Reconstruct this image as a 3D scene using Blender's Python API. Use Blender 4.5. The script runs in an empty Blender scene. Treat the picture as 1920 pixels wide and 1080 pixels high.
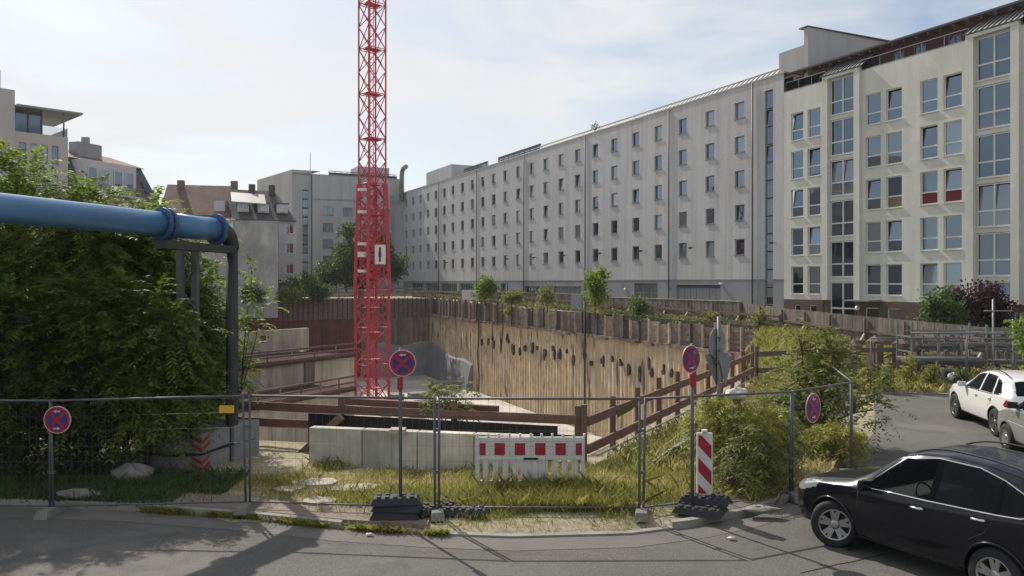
import bpy, math, random
import numpy as np
from mathutils import Vector, Matrix
from mathutils.geometry import delaunay_2d_cdt
R = math.radians
rng = random.Random(7)
NR = np.random.RandomState(11)

# ---------------------------------------------------------------- camera, light
F = 1500.0; K = F/1400.0; H = 4.0; HZ = 530.0
sc = bpy.context.scene
cam = bpy.data.cameras.new('camera'); co = bpy.data.objects.new('camera', cam)
sc.collection.objects.link(co); sc.camera = co
co.location = (0, 0, H); co.rotation_euler = (R(90), 0, 0)
cam.sensor_width = 36; cam.lens = 36*F/1920; cam.shift_y = -10/1920
cam.clip_start = .1; cam.clip_end = 4000
SUN_AZ, SUN_EL = -32.5, 42.0            # azimuth from +Y towards +X
w = bpy.data.worlds.new('World'); sc.world = w; w.use_nodes = True
nt = w.node_tree; nt.nodes.clear()
N = nt.nodes.new; L = nt.links.new
out = N('ShaderNodeOutputWorld'); bg = N('ShaderNodeBackground'); bg.inputs[1].default_value = .11
sky = N('ShaderNodeTexSky'); sky.sky_type = 'NISHITA'; sky.sun_disc = False
sky.sun_elevation = R(SUN_EL); sky.sun_rotation = R(SUN_AZ); sky.air_density = 1.0; sky.dust_density = 1.2; sky.ozone_density = 1.0
tc = N('ShaderNodeTexCoord'); mp = N('ShaderNodeMapping'); mp.inputs['Scale'].default_value = (1.0, 1.3, 4.0)
mp.inputs['Rotation'].default_value = (0, R(12), 0)
nz = N('ShaderNodeTexNoise'); nz.inputs['Scale'].default_value = 1.9; nz.inputs['Detail'].default_value = 7; nz.inputs['Roughness'].default_value = .55; nz.inputs['Distortion'].default_value = .5
rp = N('ShaderNodeValToRGB'); rp.color_ramp.elements[0].position = .34; rp.color_ramp.elements[1].position = .60
rp.color_ramp.elements[0].color = (.04,.04,.04,1); rp.color_ramp.elements[1].color = (.95,.95,.95,1)
mx = N('ShaderNodeMixRGB'); mx.inputs[2].default_value = (7.5, 7.6, 7.65, 1)
L(tc.outputs['Generated'], mp.inputs[0]); L(mp.outputs[0], nz.inputs[0]); L(nz.outputs[0], rp.inputs[0])
L(rp.outputs[0], mx.inputs[0]); L(sky.outputs[0], mx.inputs[1]); L(mx.outputs[0], bg.inputs[0]); L(bg.outputs[0], out.inputs[0])
sl = bpy.data.lights.new('sun', 'SUN'); sl.energy = 5.0; sl.angle = R(.5); sl.color = (1, .93, .82)
so = bpy.data.objects.new('sun', sl); sc.collection.objects.link(so)
sd = Vector((math.sin(R(SUN_AZ))*math.cos(R(SUN_EL)), math.cos(R(SUN_AZ))*math.cos(R(SUN_EL)), math.sin(R(SUN_EL))))
so.rotation_euler = sd.to_track_quat('Z', 'Y').to_euler(); so.location = (-30, 40, 60)
sc.view_settings.view_transform = 'Standard'; sc.view_settings.look = 'None'
sc.view_settings.exposure = 0.05; sc.view_settings.gamma = 1

# ---------------------------------------------------------------- materials
MATS = {}
def mat(name, col, rough=.8, col2=None, scale=1.0, amt=1.0, bump=0, bscale=20, streak=None, metal=0, coat=0, ior=1.45,
        island=0, trans=0, spec=None, smap=(1,1,1), objrand=None, speck=None, drips=None):
    if name in MATS: return MATS[name]
    m = bpy.data.materials.new(name); m.use_nodes = True; t = m.node_tree; n = t.nodes; l = t.links
    b = n['Principled BSDF']; b.inputs['Roughness'].default_value = rough; b.inputs['Metallic'].default_value = metal
    if name.startswith('pane'): b.inputs['Specular Tint'].default_value = (.62,.80,1,1)
    b.inputs['IOR'].default_value = ior
    if spec is not None: b.inputs['Specular IOR Level'].default_value = spec
    if coat: b.inputs['Coat Weight'].default_value = coat; b.inputs['Coat Roughness'].default_value = .04
    c = n.new('ShaderNodeRGB'); c.outputs[0].default_value = (*col, 1); cur = c.outputs[0]
    geo = n.new('ShaderNodeNewGeometry')
    if col2 is not None:
        mpn = n.new('ShaderNodeMapping'); mpn.inputs['Scale'].default_value = smap; l.new(geo.outputs['Position'], mpn.inputs[0])
        no = n.new('ShaderNodeTexNoise'); no.inputs['Scale'].default_value = scale; no.inputs['Detail'].default_value = 8; no.inputs['Roughness'].default_value = .62
        l.new(mpn.outputs[0], no.inputs[0])
        r = n.new('ShaderNodeValToRGB'); r.color_ramp.elements[0].position = .35; r.color_ramp.elements[1].position = .68
        r.color_ramp.elements[1].color = (amt, amt, amt, 1); l.new(no.outputs[0], r.inputs[0])
        x = n.new('ShaderNodeMixRGB'); x.inputs[2].default_value = (*col2, 1); l.new(cur, x.inputs[1]); l.new(r.outputs[0], x.inputs[0]); cur = x.outputs[0]
    if speck:
        for sc_, p0, p1, c2_, am in speck:
            no = n.new('ShaderNodeTexNoise'); no.inputs['Scale'].default_value = sc_; no.inputs['Detail'].default_value = 4; no.inputs['Roughness'].default_value = .7; l.new(geo.outputs['Position'], no.inputs[0])
            r = n.new('ShaderNodeValToRGB'); r.color_ramp.elements[0].position = p0; r.color_ramp.elements[1].position = p1; r.color_ramp.elements[1].color = (am,am,am,1); l.new(no.outputs[0], r.inputs[0])
            x = n.new('ShaderNodeMixRGB'); x.inputs[2].default_value = (*c2_, 1); l.new(cur, x.inputs[1]); l.new(r.outputs[0], x.inputs[0]); cur = x.outputs[0]
    if streak is not None:      # rain streaks running down: (colour, amount, horizontal scale, vertical scale)
        sc_, am, hs, vs = streak
        m2 = n.new('ShaderNodeMapping'); m2.inputs['Scale'].default_value = (hs, hs, vs); l.new(geo.outputs['Position'], m2.inputs[0])
        n2 = n.new('ShaderNodeTexNoise'); n2.inputs['Scale'].default_value = 1; n2.inputs['Detail'].default_value = 6; n2.inputs['Roughness'].default_value = .65
        l.new(m2.outputs[0], n2.inputs[0])
        r2 = n.new('ShaderNodeValToRGB'); r2.color_ramp.elements[0].position = .42; r2.color_ramp.elements[1].position = .7
        r2.color_ramp.elements[1].color = (am, am, am, 1); l.new(n2.outputs[0], r2.inputs[0])
        x2 = n.new('ShaderNodeMixRGB'); x2.inputs[2].default_value = (*sc_, 1); l.new(cur, x2.inputs[1]); l.new(r2.outputs[0], x2.inputs[0]); cur = x2.outputs[0]
    if drips:                   # dark runs with sharp edges: (colour, amount, horizontal scale, vertical scale, p0, p1)
        for c2_, am, hs, vs, p0, p1 in drips:
            m2 = n.new('ShaderNodeMapping'); m2.inputs['Scale'].default_value = (hs, hs, vs); l.new(geo.outputs['Position'], m2.inputs[0])
            n2 = n.new('ShaderNodeTexNoise'); n2.inputs['Scale'].default_value = 1; n2.inputs['Detail'].default_value = 3; n2.inputs['Roughness'].default_value = .5; l.new(m2.outputs[0], n2.inputs[0])
            r2 = n.new('ShaderNodeValToRGB'); r2.color_ramp.elements[0].position = p0; r2.color_ramp.elements[1].position = p1; r2.color_ramp.elements[1].color = (am,am,am,1); l.new(n2.outputs[0], r2.inputs[0])
            x2 = n.new('ShaderNodeMixRGB'); x2.inputs[2].default_value = (*c2_, 1); l.new(cur, x2.inputs[1]); l.new(r2.outputs[0], x2.inputs[0]); cur = x2.outputs[0]
    if island:
        h = n.new('ShaderNodeHueSaturation'); mr = n.new('ShaderNodeMapRange'); mr.inputs[3].default_value = 1-island; mr.inputs[4].default_value = 1+island
        l.new(geo.outputs['Random Per Island'], mr.inputs[0]); l.new(mr.outputs[0], h.inputs['Value'])
        mr2 = n.new('ShaderNodeMapRange'); mr2.inputs[3].default_value = .5-island*.06; mr2.inputs[4].default_value = .5+island*.04
        ml = n.new('ShaderNodeMath'); ml.operation = 'MULTIPLY'; ml.inputs[1].default_value = 7.3; fr = n.new('ShaderNodeMath'); fr.operation = 'FRACT'
        l.new(geo.outputs['Random Per Island'], ml.inputs[0]); l.new(ml.outputs[0], fr.inputs[0]); l.new(fr.outputs[0], mr2.inputs[0]); l.new(mr2.outputs[0], h.inputs['Hue'])
        l.new(cur, h.inputs['Color']); cur = h.outputs[0]
    if objrand:                 # differs from object to object
        oi = n.new('ShaderNodeObjectInfo'); r3 = n.new('ShaderNodeValToRGB'); r3.color_ramp.interpolation = 'CONSTANT'
        els = r3.color_ramp.elements
        for i, (p, cc) in enumerate(objrand):
            e = els[i] if i < 2 else els.new(p)
            e.position = p; e.color = (*cc, 1)
        l.new(oi.outputs['Random'], r3.inputs[0]); cur = r3.outputs[0]
    l.new(cur, b.inputs['Base Color'])
    if bump:
        n3 = n.new('ShaderNodeTexNoise'); n3.inputs['Scale'].default_value = bscale; n3.inputs['Detail'].default_value = 5; l.new(geo.outputs['Position'], n3.inputs[0])
        bu = n.new('ShaderNodeBump'); bu.inputs['Strength'].default_value = bump; bu.inputs['Distance'].default_value = .02
        l.new(n3.outputs[0], bu.inputs['Height']); l.new(bu.outputs[0], b.inputs['Normal'])
    if trans:
        tr = n.new('ShaderNodeBsdfTranslucent'); ms = n.new('ShaderNodeMixShader'); ms.inputs[0].default_value = trans
        g = n.new('ShaderNodeGamma'); g.inputs[1].default_value = .8; l.new(cur, g.inputs[0]); l.new(g.outputs[0], tr.inputs[0])
        l.new(b.outputs[0], ms.inputs[1]); l.new(tr.outputs[0], ms.inputs[2]); l.new(ms.outputs[0], n['Material Output'].inputs[0])
    MATS[name] = m; return m
def glassmat(name, tint, alpha):
    m = bpy.data.materials.new(name); m.use_nodes = True; t = m.node_tree; n = t.nodes; l = t.links
    b = n['Principled BSDF']; b.inputs['Base Color'].default_value = (.01,.012,.015,1); b.inputs['Roughness'].default_value = .02; b.inputs['IOR'].default_value = 1.5
    tr = n.new('ShaderNodeBsdfTransparent'); tr.inputs[0].default_value = (*tint, 1)
    ms = n.new('ShaderNodeMixShader'); fr = n.new('ShaderNodeFresnel'); ad = n.new('ShaderNodeMath'); ad.inputs[1].default_value = alpha; ad.use_clamp = True
    l.new(fr.outputs[0], ad.inputs[0]); l.new(ad.outputs[0], ms.inputs[0]); l.new(tr.outputs[0], ms.inputs[1]); l.new(b.outputs[0], ms.inputs[2]); l.new(ms.outputs[0], n['Material Output'].inputs[0])
    MATS[name] = m; return m

mat('asphalt', (.098,.094,.088), .9, (.145,.138,.126), .35, .8, .6, 60, speck=[(55,.5,.62,(.05,.048,.045),.8),(38,.58,.66,(.24,.23,.21),.7),(.9,.52,.6,(.085,.082,.078),.6),(.22,.55,.6,(.16,.15,.135),.5)])
mat('asphalt_old', (.12,.115,.105), .9, (.17,.155,.135), .6, .8, .5, 40)
mat('kerbstone', (.3,.29,.26), .85, (.16,.15,.12), 2, .8, .4, 15)
mat('dirt', (.20,.165,.115), .95, (.13,.115,.07), .8, 1, .8, 12)
mat('stucco_grey', (.50,.505,.525), .9, (.43,.432,.445), .12, .9, .15, 30, streak=((.30,.295,.30), .6, 1.5, .06), speck=[(.7,.58,.61,(.54,.53,.52),.5),(1.6,.6,.66,(.36,.35,.34),.5)])
mat('stucco_base', (.25,.265,.29), .85, (.18,.19,.2), .3, .8)
mat('stucco_cream', (.62,.63,.585), .9, (.52,.53,.49), .18, .8, .12, 30, streak=((.40,.40,.34), .5, 1.1, .08), speck=[(.9,.57,.62,(.68,.68,.62),.5)])
mat('stucco_wing', (.44,.44,.45), .9, (.37,.37,.375), .15, .8, .1, 30, streak=((.22,.22,.22), .5, .7, .06))
mat('render_white', (.55,.53,.54), .9, (.46,.44,.45), .2, .7)
mat('render_pink', (.44,.42,.43), .9, (.38,.36,.37), .3, .7)
mat('concrete_blank', (.46,.47,.48), .9, (.24,.24,.235), .35, .9, .3, 10, streak=((.18,.18,.17), .7, .5, .1))
mat('plinth', (.10,.065,.06), .8, (.08,.05,.045), 2, .8)
mat('redwall', (.32,.085,.065), .8, (.25,.07,.05), 1, .7)
mat('tiles_brown', (.20,.125,.095), .85, (.09,.06,.05), .5, .9, .6, 8)
mat('slate', (.06,.058,.06), .7, (.1,.095,.09), 1, .7, .3, 10)
mat('roof_metal', (.33,.33,.33), .5, (.25,.25,.25), .4, .6, metal=.3)
mat('shaft_metal', (.8,.78,.76), .38, metal=.4)
mat('metal_dark', (.06,.06,.065), .5, metal=.2)
mat('lead', (.22,.23,.24), .5, (.3,.3,.31), 1, .6, metal=.4)
mat('galv', (.20,.21,.215), .55, (.12,.125,.13), 3, .8, metal=.35)
mat('galv_dark', (.13,.135,.145), .55, (.09,.09,.1), 3, .8, metal=.35)
mat('tube_light', (.34,.34,.34), .5, (.18,.18,.18), 4, .8, metal=.35)
mat('frame_white', (.62,.62,.60), .5)
mat('frame_grey', (.22,.22,.22), .6)
mat('pane', (.02,.025,.03), .03, ior=2.8, objrand=[(0,(.012,.014,.018)),(.35,(.05,.05,.05)),(.5,(.18,.18,.175)),(.62,(.02,.02,.02)),(.8,(.09,.08,.07)),(.9,(.28,.28,.27))])
mat('pane_big', (.02,.024,.03), .03, ior=2.4, objrand=[(0,(.008,.010,.014)),(.4,(.05,.05,.052)),(.65,(.015,.015,.018)),(.85,(.16,.16,.165))])
mat('curtain', (.5,.5,.48), .9)
mat('shutter_red', (.13,.018,.025), .8)
mat('shutter_tan', (.17,.13,.09), .8)
mat('crane_red', (.56,.028,.075), .5, (.34,.03,.045), 1.2, .8, speck=[(6,.6,.68,(.22,.05,.04),.6)])
mat('white_panel', (.7,.68,.66), .6)
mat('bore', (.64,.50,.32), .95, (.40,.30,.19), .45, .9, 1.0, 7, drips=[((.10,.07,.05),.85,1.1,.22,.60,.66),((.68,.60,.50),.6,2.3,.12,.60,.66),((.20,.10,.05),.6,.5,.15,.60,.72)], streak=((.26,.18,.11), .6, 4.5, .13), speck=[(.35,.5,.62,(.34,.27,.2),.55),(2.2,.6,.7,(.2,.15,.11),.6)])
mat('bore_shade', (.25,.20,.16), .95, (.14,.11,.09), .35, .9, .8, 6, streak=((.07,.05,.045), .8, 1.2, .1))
mat('shotcrete', (.24,.245,.25), .9, (.18,.18,.185), .7, .8, .5, 5)
mat('form_concrete', (.52,.46,.39), .9, (.36,.31,.26), .5, .9, .3, 8, streak=((.2,.17,.14), .7, 1.1, .15))
mat('pit_floor', (.60,.56,.50), .9, (.30,.27,.23), .25, .9, .3, 5)
mat('rust_sheet', (.20,.045,.04), .85, (.07,.03,.025), .6, .9, .5, 5, streak=((.05,.03,.025), .8, 1.5, .15))
mat('lagging', (.19,.145,.12), .9, (.10,.075,.065), 1.5, .9, .6, 10, smap=(1,1,5))
mat('beam_grey', (.32,.28,.235), .85, (.12,.09,.075), 2, .8)
mat('beam_pale', (.46,.40,.33), .85, (.22,.17,.14), 2, .8)
mat('timber_red', (.20,.10,.08), .85, (.12,.075,.06), 2, .9, .4, 12)
mat('timber', (.17,.125,.10), .9, (.10,.075,.06), 1.5, .9, .4, 12)
mat('board', (.19,.165,.145), .9, (.11,.10,.09), 1.2, .9, .4, 10, island=.25)
mat('board_top', (.4,.4,.38), .8)
mat('lagging_dark', (.075,.058,.05), .9, (.04,.032,.03), 1.5, .9, .5, 10, smap=(1,1,5))
mat('lagging_light', (.30,.23,.17), .9, (.2,.15,.11), 1.5, .9, .5, 10, smap=(1,1,5))
mat('tarp_black', (.008,.008,.009), .7)
mat('purple_rail', (.17,.06,.07), .7, (.1,.05,.05), 2, .8)
mat('pipe_blue', (.09,.22,.41), .33, (.07,.17,.31), .8, .7, speck=[(3.5,.6,.68,(.14,.22,.3),.6),(14,.66,.72,(.10,.08,.07),.6)])
mat('pipe_blue_dark', (.03,.09,.2), .4)
mat('pocket', (.045,.032,.025), .95, (.09,.065,.045), 6, .9)
mat('deck_dark', (.05,.04,.038), 1.0, (.09,.07,.06), .8, .8, spec=.05)
mat('steel_dark', (.03,.032,.035), .6, (.05,.045,.04), 2, .7)
mat('precast', (.64,.61,.52), .9, (.36,.35,.30), 1.2, .9, .3, 10, streak=((.2,.2,.18), .6, 2, .3))
mat('ballast', (.24,.24,.25), .85, (.16,.16,.16), 2, .7, .3, 10)  # grey darkened to stand for the tree shade over the blocks
mat('sign_red', (.33,.012,.035), .4); mat('sign_blue', (.02,.035,.17), .4); mat('sign_white', (.50,.47,.47), .4)
mat('sign_back', (.20,.215,.22), .5, (.15,.165,.17), 3, .8, metal=.2)
mat('plastic_white', (.62,.61,.59), .5, (.48,.47,.44), 3, .6)
mat('rubber', (.025,.025,.028), .75, (.04,.04,.042), 6, .7, .4, 30)
mat('concrete_foot', (.2,.195,.18), .9, (.13,.125,.11), 4, .8)
mat('yellow', (.65,.40,.03), .6)
mat('slab', (.42,.37,.31), .9, (.3,.27,.22), 2, .8, .3, 12)
mat('bag_shaded', (.25,.24,.22), .9, (.15,.14,.12), 3, .8, .5, 8)  # sack colour greyed down to carry the tree shade around it
mat('bag_white', (.62,.61,.58), .8, (.45,.44,.4), 3, .7, .5, 8)
mat('bark', (.09,.07,.055), .95, (.05,.04,.032), 4, .9, .5, 15)
mat('leaf_left_shade', (.085,.135,.012), .65, island=.6, trans=.42)  # darker copy of the left trees' leaf colour, shade put into it
mat('leaf_shade', (.022,.034,.009), .75, island=.5, trans=.22)  # leaf green darkened so the shade under the trees is in the colour
mat('leaf_fresh', (.13,.205,.02), .6, island=.55, trans=.5)
mat('leaf_dark', (.045,.085,.018), .55, island=.4, trans=.4)
mat('leaf_mid', (.07,.12,.028), .55, island=.4, trans=.45)
mat('leaf_yellow', (.25,.265,.035), .6, island=.45, trans=.45)
mat('leaf_olive', (.15,.18,.035), .6, island=.4, trans=.45)
mat('leaf_purple', (.045,.018,.022), .55, island=.5, trans=.3)
mat('grass_green', (.27,.275,.055), .7, island=.45, trans=.4)
mat('grass_dry', (.52,.45,.19), .8, island=.4, trans=.35)
mat('car_black', (.004,.0045,.010), .25, coat=.55, ior=1.4, spec=.3)
mat('car_white', (.72,.72,.72), .25, coat=.8)
mat('car_silver', (.33,.34,.35), .3, metal=.5, coat=.6)
mat('tyre', (.022,.022,.023), .85, bump=.3, bscale=40)
mat('rim', (.42,.42,.43), .3, metal=.85)
mat('rim_dark', (.16,.16,.165), .35, metal=.8)
mat('chrome', (.75,.75,.76), .12, metal=1)
mat('matt_black', (.005,.005,.006), .95, spec=.05)
mat('plastic_black', (.018,.018,.019), .6)
mat('lamp_clear', (.55,.56,.58), .08, metal=.6, coat=1)
mat('lamp_red', (.32,.008,.012), .12, coat=1)
mat('interior', (.03,.03,.032), .8)
mat('seat_cloth', (.07,.07,.075), .9)
glassmat('car_glass_front', (.75,.8,.78), .06); glassmat('car_glass_tint', (.12,.13,.15), .25)
glassmat('rail_glass', (.8,.82,.86), .04)
def brickmat(name, c1, c2, mor, sx, rot=0):
    m = bpy.data.materials.new(name); m.use_nodes = True; t = m.node_tree; n = t.nodes; l = t.links; b = n['Principled BSDF']; b.inputs['Roughness'].default_value = .9
    g = n.new('ShaderNodeNewGeometry'); mp_ = n.new('ShaderNodeMapping'); mp_.inputs['Rotation'].default_value = (0,0,rot); l.new(g.outputs['Position'], mp_.inputs[0])
    br = n.new('ShaderNodeTexBrick'); br.inputs['Color1'].default_value = (*c1,1); br.inputs['Color2'].default_value = (*c2,1); br.inputs['Mortar'].default_value = (*mor,1)
    br.inputs['Scale'].default_value = sx; br.inputs['Mortar Size'].default_value = .03; br.inputs['Mortar Smooth'].default_value = .3
    no = n.new('ShaderNodeTexNoise'); no.inputs['Scale'].default_value = 1.5; no.inputs['Detail'].default_value = 8; l.new(g.outputs['Position'], no.inputs[0])
    rr = n.new('ShaderNodeValToRGB'); rr.color_ramp.elements[0].position = .4; rr.color_ramp.elements[1].position = .65
    x = n.new('ShaderNodeMixRGB'); x.inputs[2].default_value = (.19,.16,.12,1); l.new(rr.outputs[0], x.inputs[0]); l.new(br.outputs[0], x.inputs[1])
    l.new(mp_.outputs[0], br.inputs[0]); l.new(x.outputs[0], b.inputs['Base Color'])
    bu = n.new('ShaderNodeBump'); bu.inputs['Strength'].default_value = .5; bu.inputs['Distance'].default_value = .01; l.new(br.outputs['Fac'], bu.inputs['Height']); bu.invert = True; l.new(bu.outputs[0], b.inputs['Normal'])
    MATS[name] = m
brickmat('paving', (.27,.20,.17), (.22,.17,.15), (.13,.11,.09), 3.0, R(3))

# ground: dirt with dry grass and moss patches
def groundmat():
    m = bpy.data.materials.new('ground_mix'); m.use_nodes = True; t = m.node_tree; n = t.nodes; l = t.links; b = n['Principled BSDF']; b.inputs['Roughness'].default_value = 1
    g = n.new('ShaderNodeNewGeometry')
    def noise(s, p0, p1):
        no = n.new('ShaderNodeTexNoise'); no.inputs['Scale'].default_value = s; no.inputs['Detail'].default_value = 9; no.inputs['Roughness'].default_value = .65; l.new(g.outputs['Position'], no.inputs[0])
        r = n.new('ShaderNodeValToRGB'); r.color_ramp.elements[0].position = p0; r.color_ramp.elements[1].position = p1; l.new(no.outputs[0], r.inputs[0]); return r.outputs[0], no.outputs[0]
    def mix(a, c, f):
        x = n.new('ShaderNodeMixRGB'); l.new(f, x.inputs[0]); x.inputs[2].default_value = (*c,1)
        if isinstance(a, tuple): x.inputs[1].default_value = (*a,1)
        else: l.new(a, x.inputs[1])
        return x.outputs[0]
    f1, _ = noise(.7, .4, .65); f2, _ = noise(2.3, .5, .62); f3, h = noise(9, .45, .6)
    c = mix((.34,.285,.205), (.22,.20,.09), f1); c = mix(c, (.15,.155,.05), f2); c = mix(c, (.36,.31,.235), f3)
    l.new(c, b.inputs['Base Color']); bu = n.new('ShaderNodeBump'); bu.inputs['Strength'].default_value = .7; bu.inputs['Distance'].default_value = .04; l.new(h, bu.inputs['Height']); l.new(bu.outputs[0], b.inputs['Normal'])
    MATS['ground_mix'] = m
groundmat()

# ---------------------------------------------------------------- mesh helpers
def tagp(o, label=None, cat=None, group=None, kind=None):
    if label: o['label'] = label
    if cat: o['category'] = cat
    if group: o['group'] = group
    if kind: o['kind'] = kind
    return o
def empty(name, loc, label, cat, group=None):
    o = bpy.data.objects.new(name, None); sc.collection.objects.link(o); o.location = loc; o.empty_display_size = .2
    return tagp(o, label, cat, group)
def link(name, me, parent=None, loc=(0,0,0)):
    o = bpy.data.objects.new(name, me); sc.collection.objects.link(o); o.location = loc
    if parent: o.parent = parent
    return o
def orthob(d):
    d = Vector(d).normalized(); a = Vector((0,0,1)) if abs(d.z) < .9 else Vector((1,0,0))
    s = d.cross(a).normalized(); return d, s, s.cross(d)
class MB:
    def __init__(s): s.v = []; s.f = []; s.mi = []; s.m = 0; s.sm = set()
    def quad(s, a, b, c, d): i = len(s.v); s.v += [tuple(a),tuple(b),tuple(c),tuple(d)]; s.f.append((i,i+1,i+2,i+3)); s.mi.append(s.m)
    def poly(s, pts): i = len(s.v); s.v += [tuple(p) for p in pts]; s.f.append(tuple(range(i, i+len(pts)))); s.mi.append(s.m)
    def hexa(s, p):   # 8 points: bottom 4 (ccw), top 4
        i = len(s.v); s.v += [tuple(q) for q in p]
        for f in ((3,2,1,0),(4,5,6,7),(0,1,5,4),(1,2,6,5),(2,3,7,6),(3,0,4,7)): s.f.append(tuple(i+k for k in f)); s.mi.append(s.m)
    def box(s, c, size, ang=0):
        cx, cy, cz = c; a, b, h = (q/2 for q in size); ca, sa = math.cos(ang), math.sin(ang)
        p = [(cx+x*ca-y*sa, cy+x*sa+y*ca, cz+z) for z in (-h, h) for x, y in ((-a,-b),(a,-b),(a,b),(-a,b))]
        s.hexa(p)
    def seg(s, A, B, w, h, up=(0,0,1)):   # rectangular bar from A to B, width w (horizontal), height h
        A, B = Vector(A), Vector(B); d = (B-A).normalized(); u = Vector(up)
        if abs(d.dot(u)) > .99: u = Vector((0,1,0))
        sd_ = d.cross(u).normalized(); u = sd_.cross(d)
        p = [P + sd_*a*w/2 + u*b*h/2 for P in (A, B) for a, b in ((-1,-1),(1,-1),(1,1),(-1,1))]
        s.hexa([p[0],p[1],p[2],p[3],p[4],p[5],p[6],p[7]])
    def tube(s, pts, r, n=8, caps=True):
        pts = [Vector(p) for p in pts]; rs = r if isinstance(r, (list,tuple)) else [r]*len(pts); base = len(s.v)
        d0 = (pts[1]-pts[0]); _, sd_, up = orthob(d0)
        for k, p in enumerate(pts):
            d = (pts[min(k+1,len(pts)-1)]-pts[max(k-1,0)]).normalized()
            sd_ = (sd_ - d*sd_.dot(d)).normalized(); up = sd_.cross(d)
            for j in range(n):
                a = 2*math.pi*j/n; s.v.append(tuple(p + sd_*math.cos(a)*rs[k] + up*math.sin(a)*rs[k]))
        for k in range(len(pts)-1):
            for j in range(n):
                a, b = base+k*n+j, base+k*n+(j+1) % n; s.f.append((a,b,b+n,a+n)); s.mi.append(s.m); s.sm.add(len(s.f)-1)
        if caps:
            s.f.append(tuple(base+j for j in reversed(range(n)))); s.mi.append(s.m); e = base+(len(pts)-1)*n
            s.f.append(tuple(e+j for j in range(n))); s.mi.append(s.m)
    def prism(s, poly, z0, z1):   # vertical extrusion of an xy polygon (ccw)
        n = len(poly); i = len(s.v); s.v += [(p[0],p[1],z0) for p in poly]+[(p[0],p[1],z1) for p in poly]
        s.f.append(tuple(i+k for k in reversed(range(n)))); s.mi.append(s.m); s.f.append(tuple(i+n+k for k in range(n))); s.mi.append(s.m)
        for k in range(n): j = (k+1) % n; s.f.append((i+k,i+j,i+n+j,i+n+k)); s.mi.append(s.m)
    def lathe(s, prof, c, axis, n=28):   # prof: (along axis, radius)
        ax, u, v = orthob(axis); c = Vector(c); base = len(s.v); m = len(prof)
        for a, r in prof:
            for j in range(n): t = 2*math.pi*j/n; s.v.append(tuple(c+ax*a+u*math.cos(t)*r+v*math.sin(t)*r))
        for k in range(m-1):
            for j in range(n): a, b = base+k*n+j, base+k*n+(j+1) % n; s.f.append((a,b,b+n,a+n)); s.mi.append(s.m); s.sm.add(len(s.f)-1)
    def disc(s, c, axis, r, n=32, th=0):
        ax, u, v = orthob(axis); c = Vector(c)
        ring = [c+u*math.cos(2*math.pi*j/n)*r+v*math.sin(2*math.pi*j/n)*r for j in range(n)]
        if th:
            ring2 = [p+ax*th for p in ring]; s.poly(list(reversed(ring))); s.poly(ring2)
            for j in range(n): s.quad(ring[j], ring[(j+1)%n], ring2[(j+1)%n], ring2[j])
        else: s.poly(ring)
    def build(s, name, m, parent=None, origin=None, bevel=0):
        me = bpy.data.meshes.new(name)
        if parent is not None: off = Vector(parent.location)
        elif origin is not None: off = Vector(origin)
        else:
            a = np.array(s.v); off = Vector(((a[:,0].min()+a[:,0].max())/2, (a[:,1].min()+a[:,1].max())/2, a[:,2].min()))
        me.from_pydata([(x-off.x, y-off.y, z-off.z) for x, y, z in s.v], [], s.f)
        for q in (m if isinstance(m, (list,tuple)) else [m]): me.materials.append(MATS[q])
        for k in range(len(s.f)):
            if s.mi[k]: me.polygons[k].material_index = s.mi[k]
            if k in s.sm: me.polygons[k].use_smooth = True
        me.update(); o = link(name, me, parent, (0,0,0) if parent is not None else off)
        if bevel:
            b = o.modifiers.new('bevel', 'BEVEL'); b.width = bevel; b.segments = 2; b.limit_method = 'ANGLE'
        return o
def npmesh(name, V, Fq, m, parent=None, off=(0,0,0), smooth=False, mi=None):
    me = bpy.data.meshes.new(name); V = np.asarray(V, np.float32)-np.asarray(off, np.float32); Fq = np.asarray(Fq, np.int32); k = Fq.shape[1]
    me.vertices.add(len(V)); me.vertices.foreach_set('co', V.ravel()); me.loops.add(Fq.size); me.loops.foreach_set('vertex_index', Fq.ravel())
    me.polygons.add(len(Fq)); me.polygons.foreach_set('loop_start', np.arange(len(Fq), dtype=np.int32)*k); me.polygons.foreach_set('loop_total', np.full(len(Fq), k, np.int32))
    for q in (m if isinstance(m, (list,tuple)) else [m]): me.materials.append(MATS[q])
    if mi is not None: me.polygons.foreach_set('material_index', np.asarray(mi, np.int32))
    if smooth: me.polygons.foreach_set('use_smooth', np.ones(len(Fq), bool))
    me.update(calc_edges=True); me.validate(); return link(name, me, parent, (0,0,0) if parent is not None else off)
def copytree(o, parent=None):
    c = o.copy(); sc.collection.objects.link(c)
    if parent: c.parent = parent
    for ch in list(o.children): copytree(ch, c)
    return c

# survey helpers: the site plan was measured in units where the focal length is 1400 px; K stretches it to real depth
def PT(X, d, z=0): return Vector((X, d*K, z))
def PX(px, d, z=0): return Vector(((px-960)/1400*d, d*K, z))
def GR(px, py, z=0): D = (H-z)*F/(py-HZ); return Vector(((px-960)/F*D, D, z))
def zat(py, d): return H-(py-HZ)*d/1400

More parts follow.
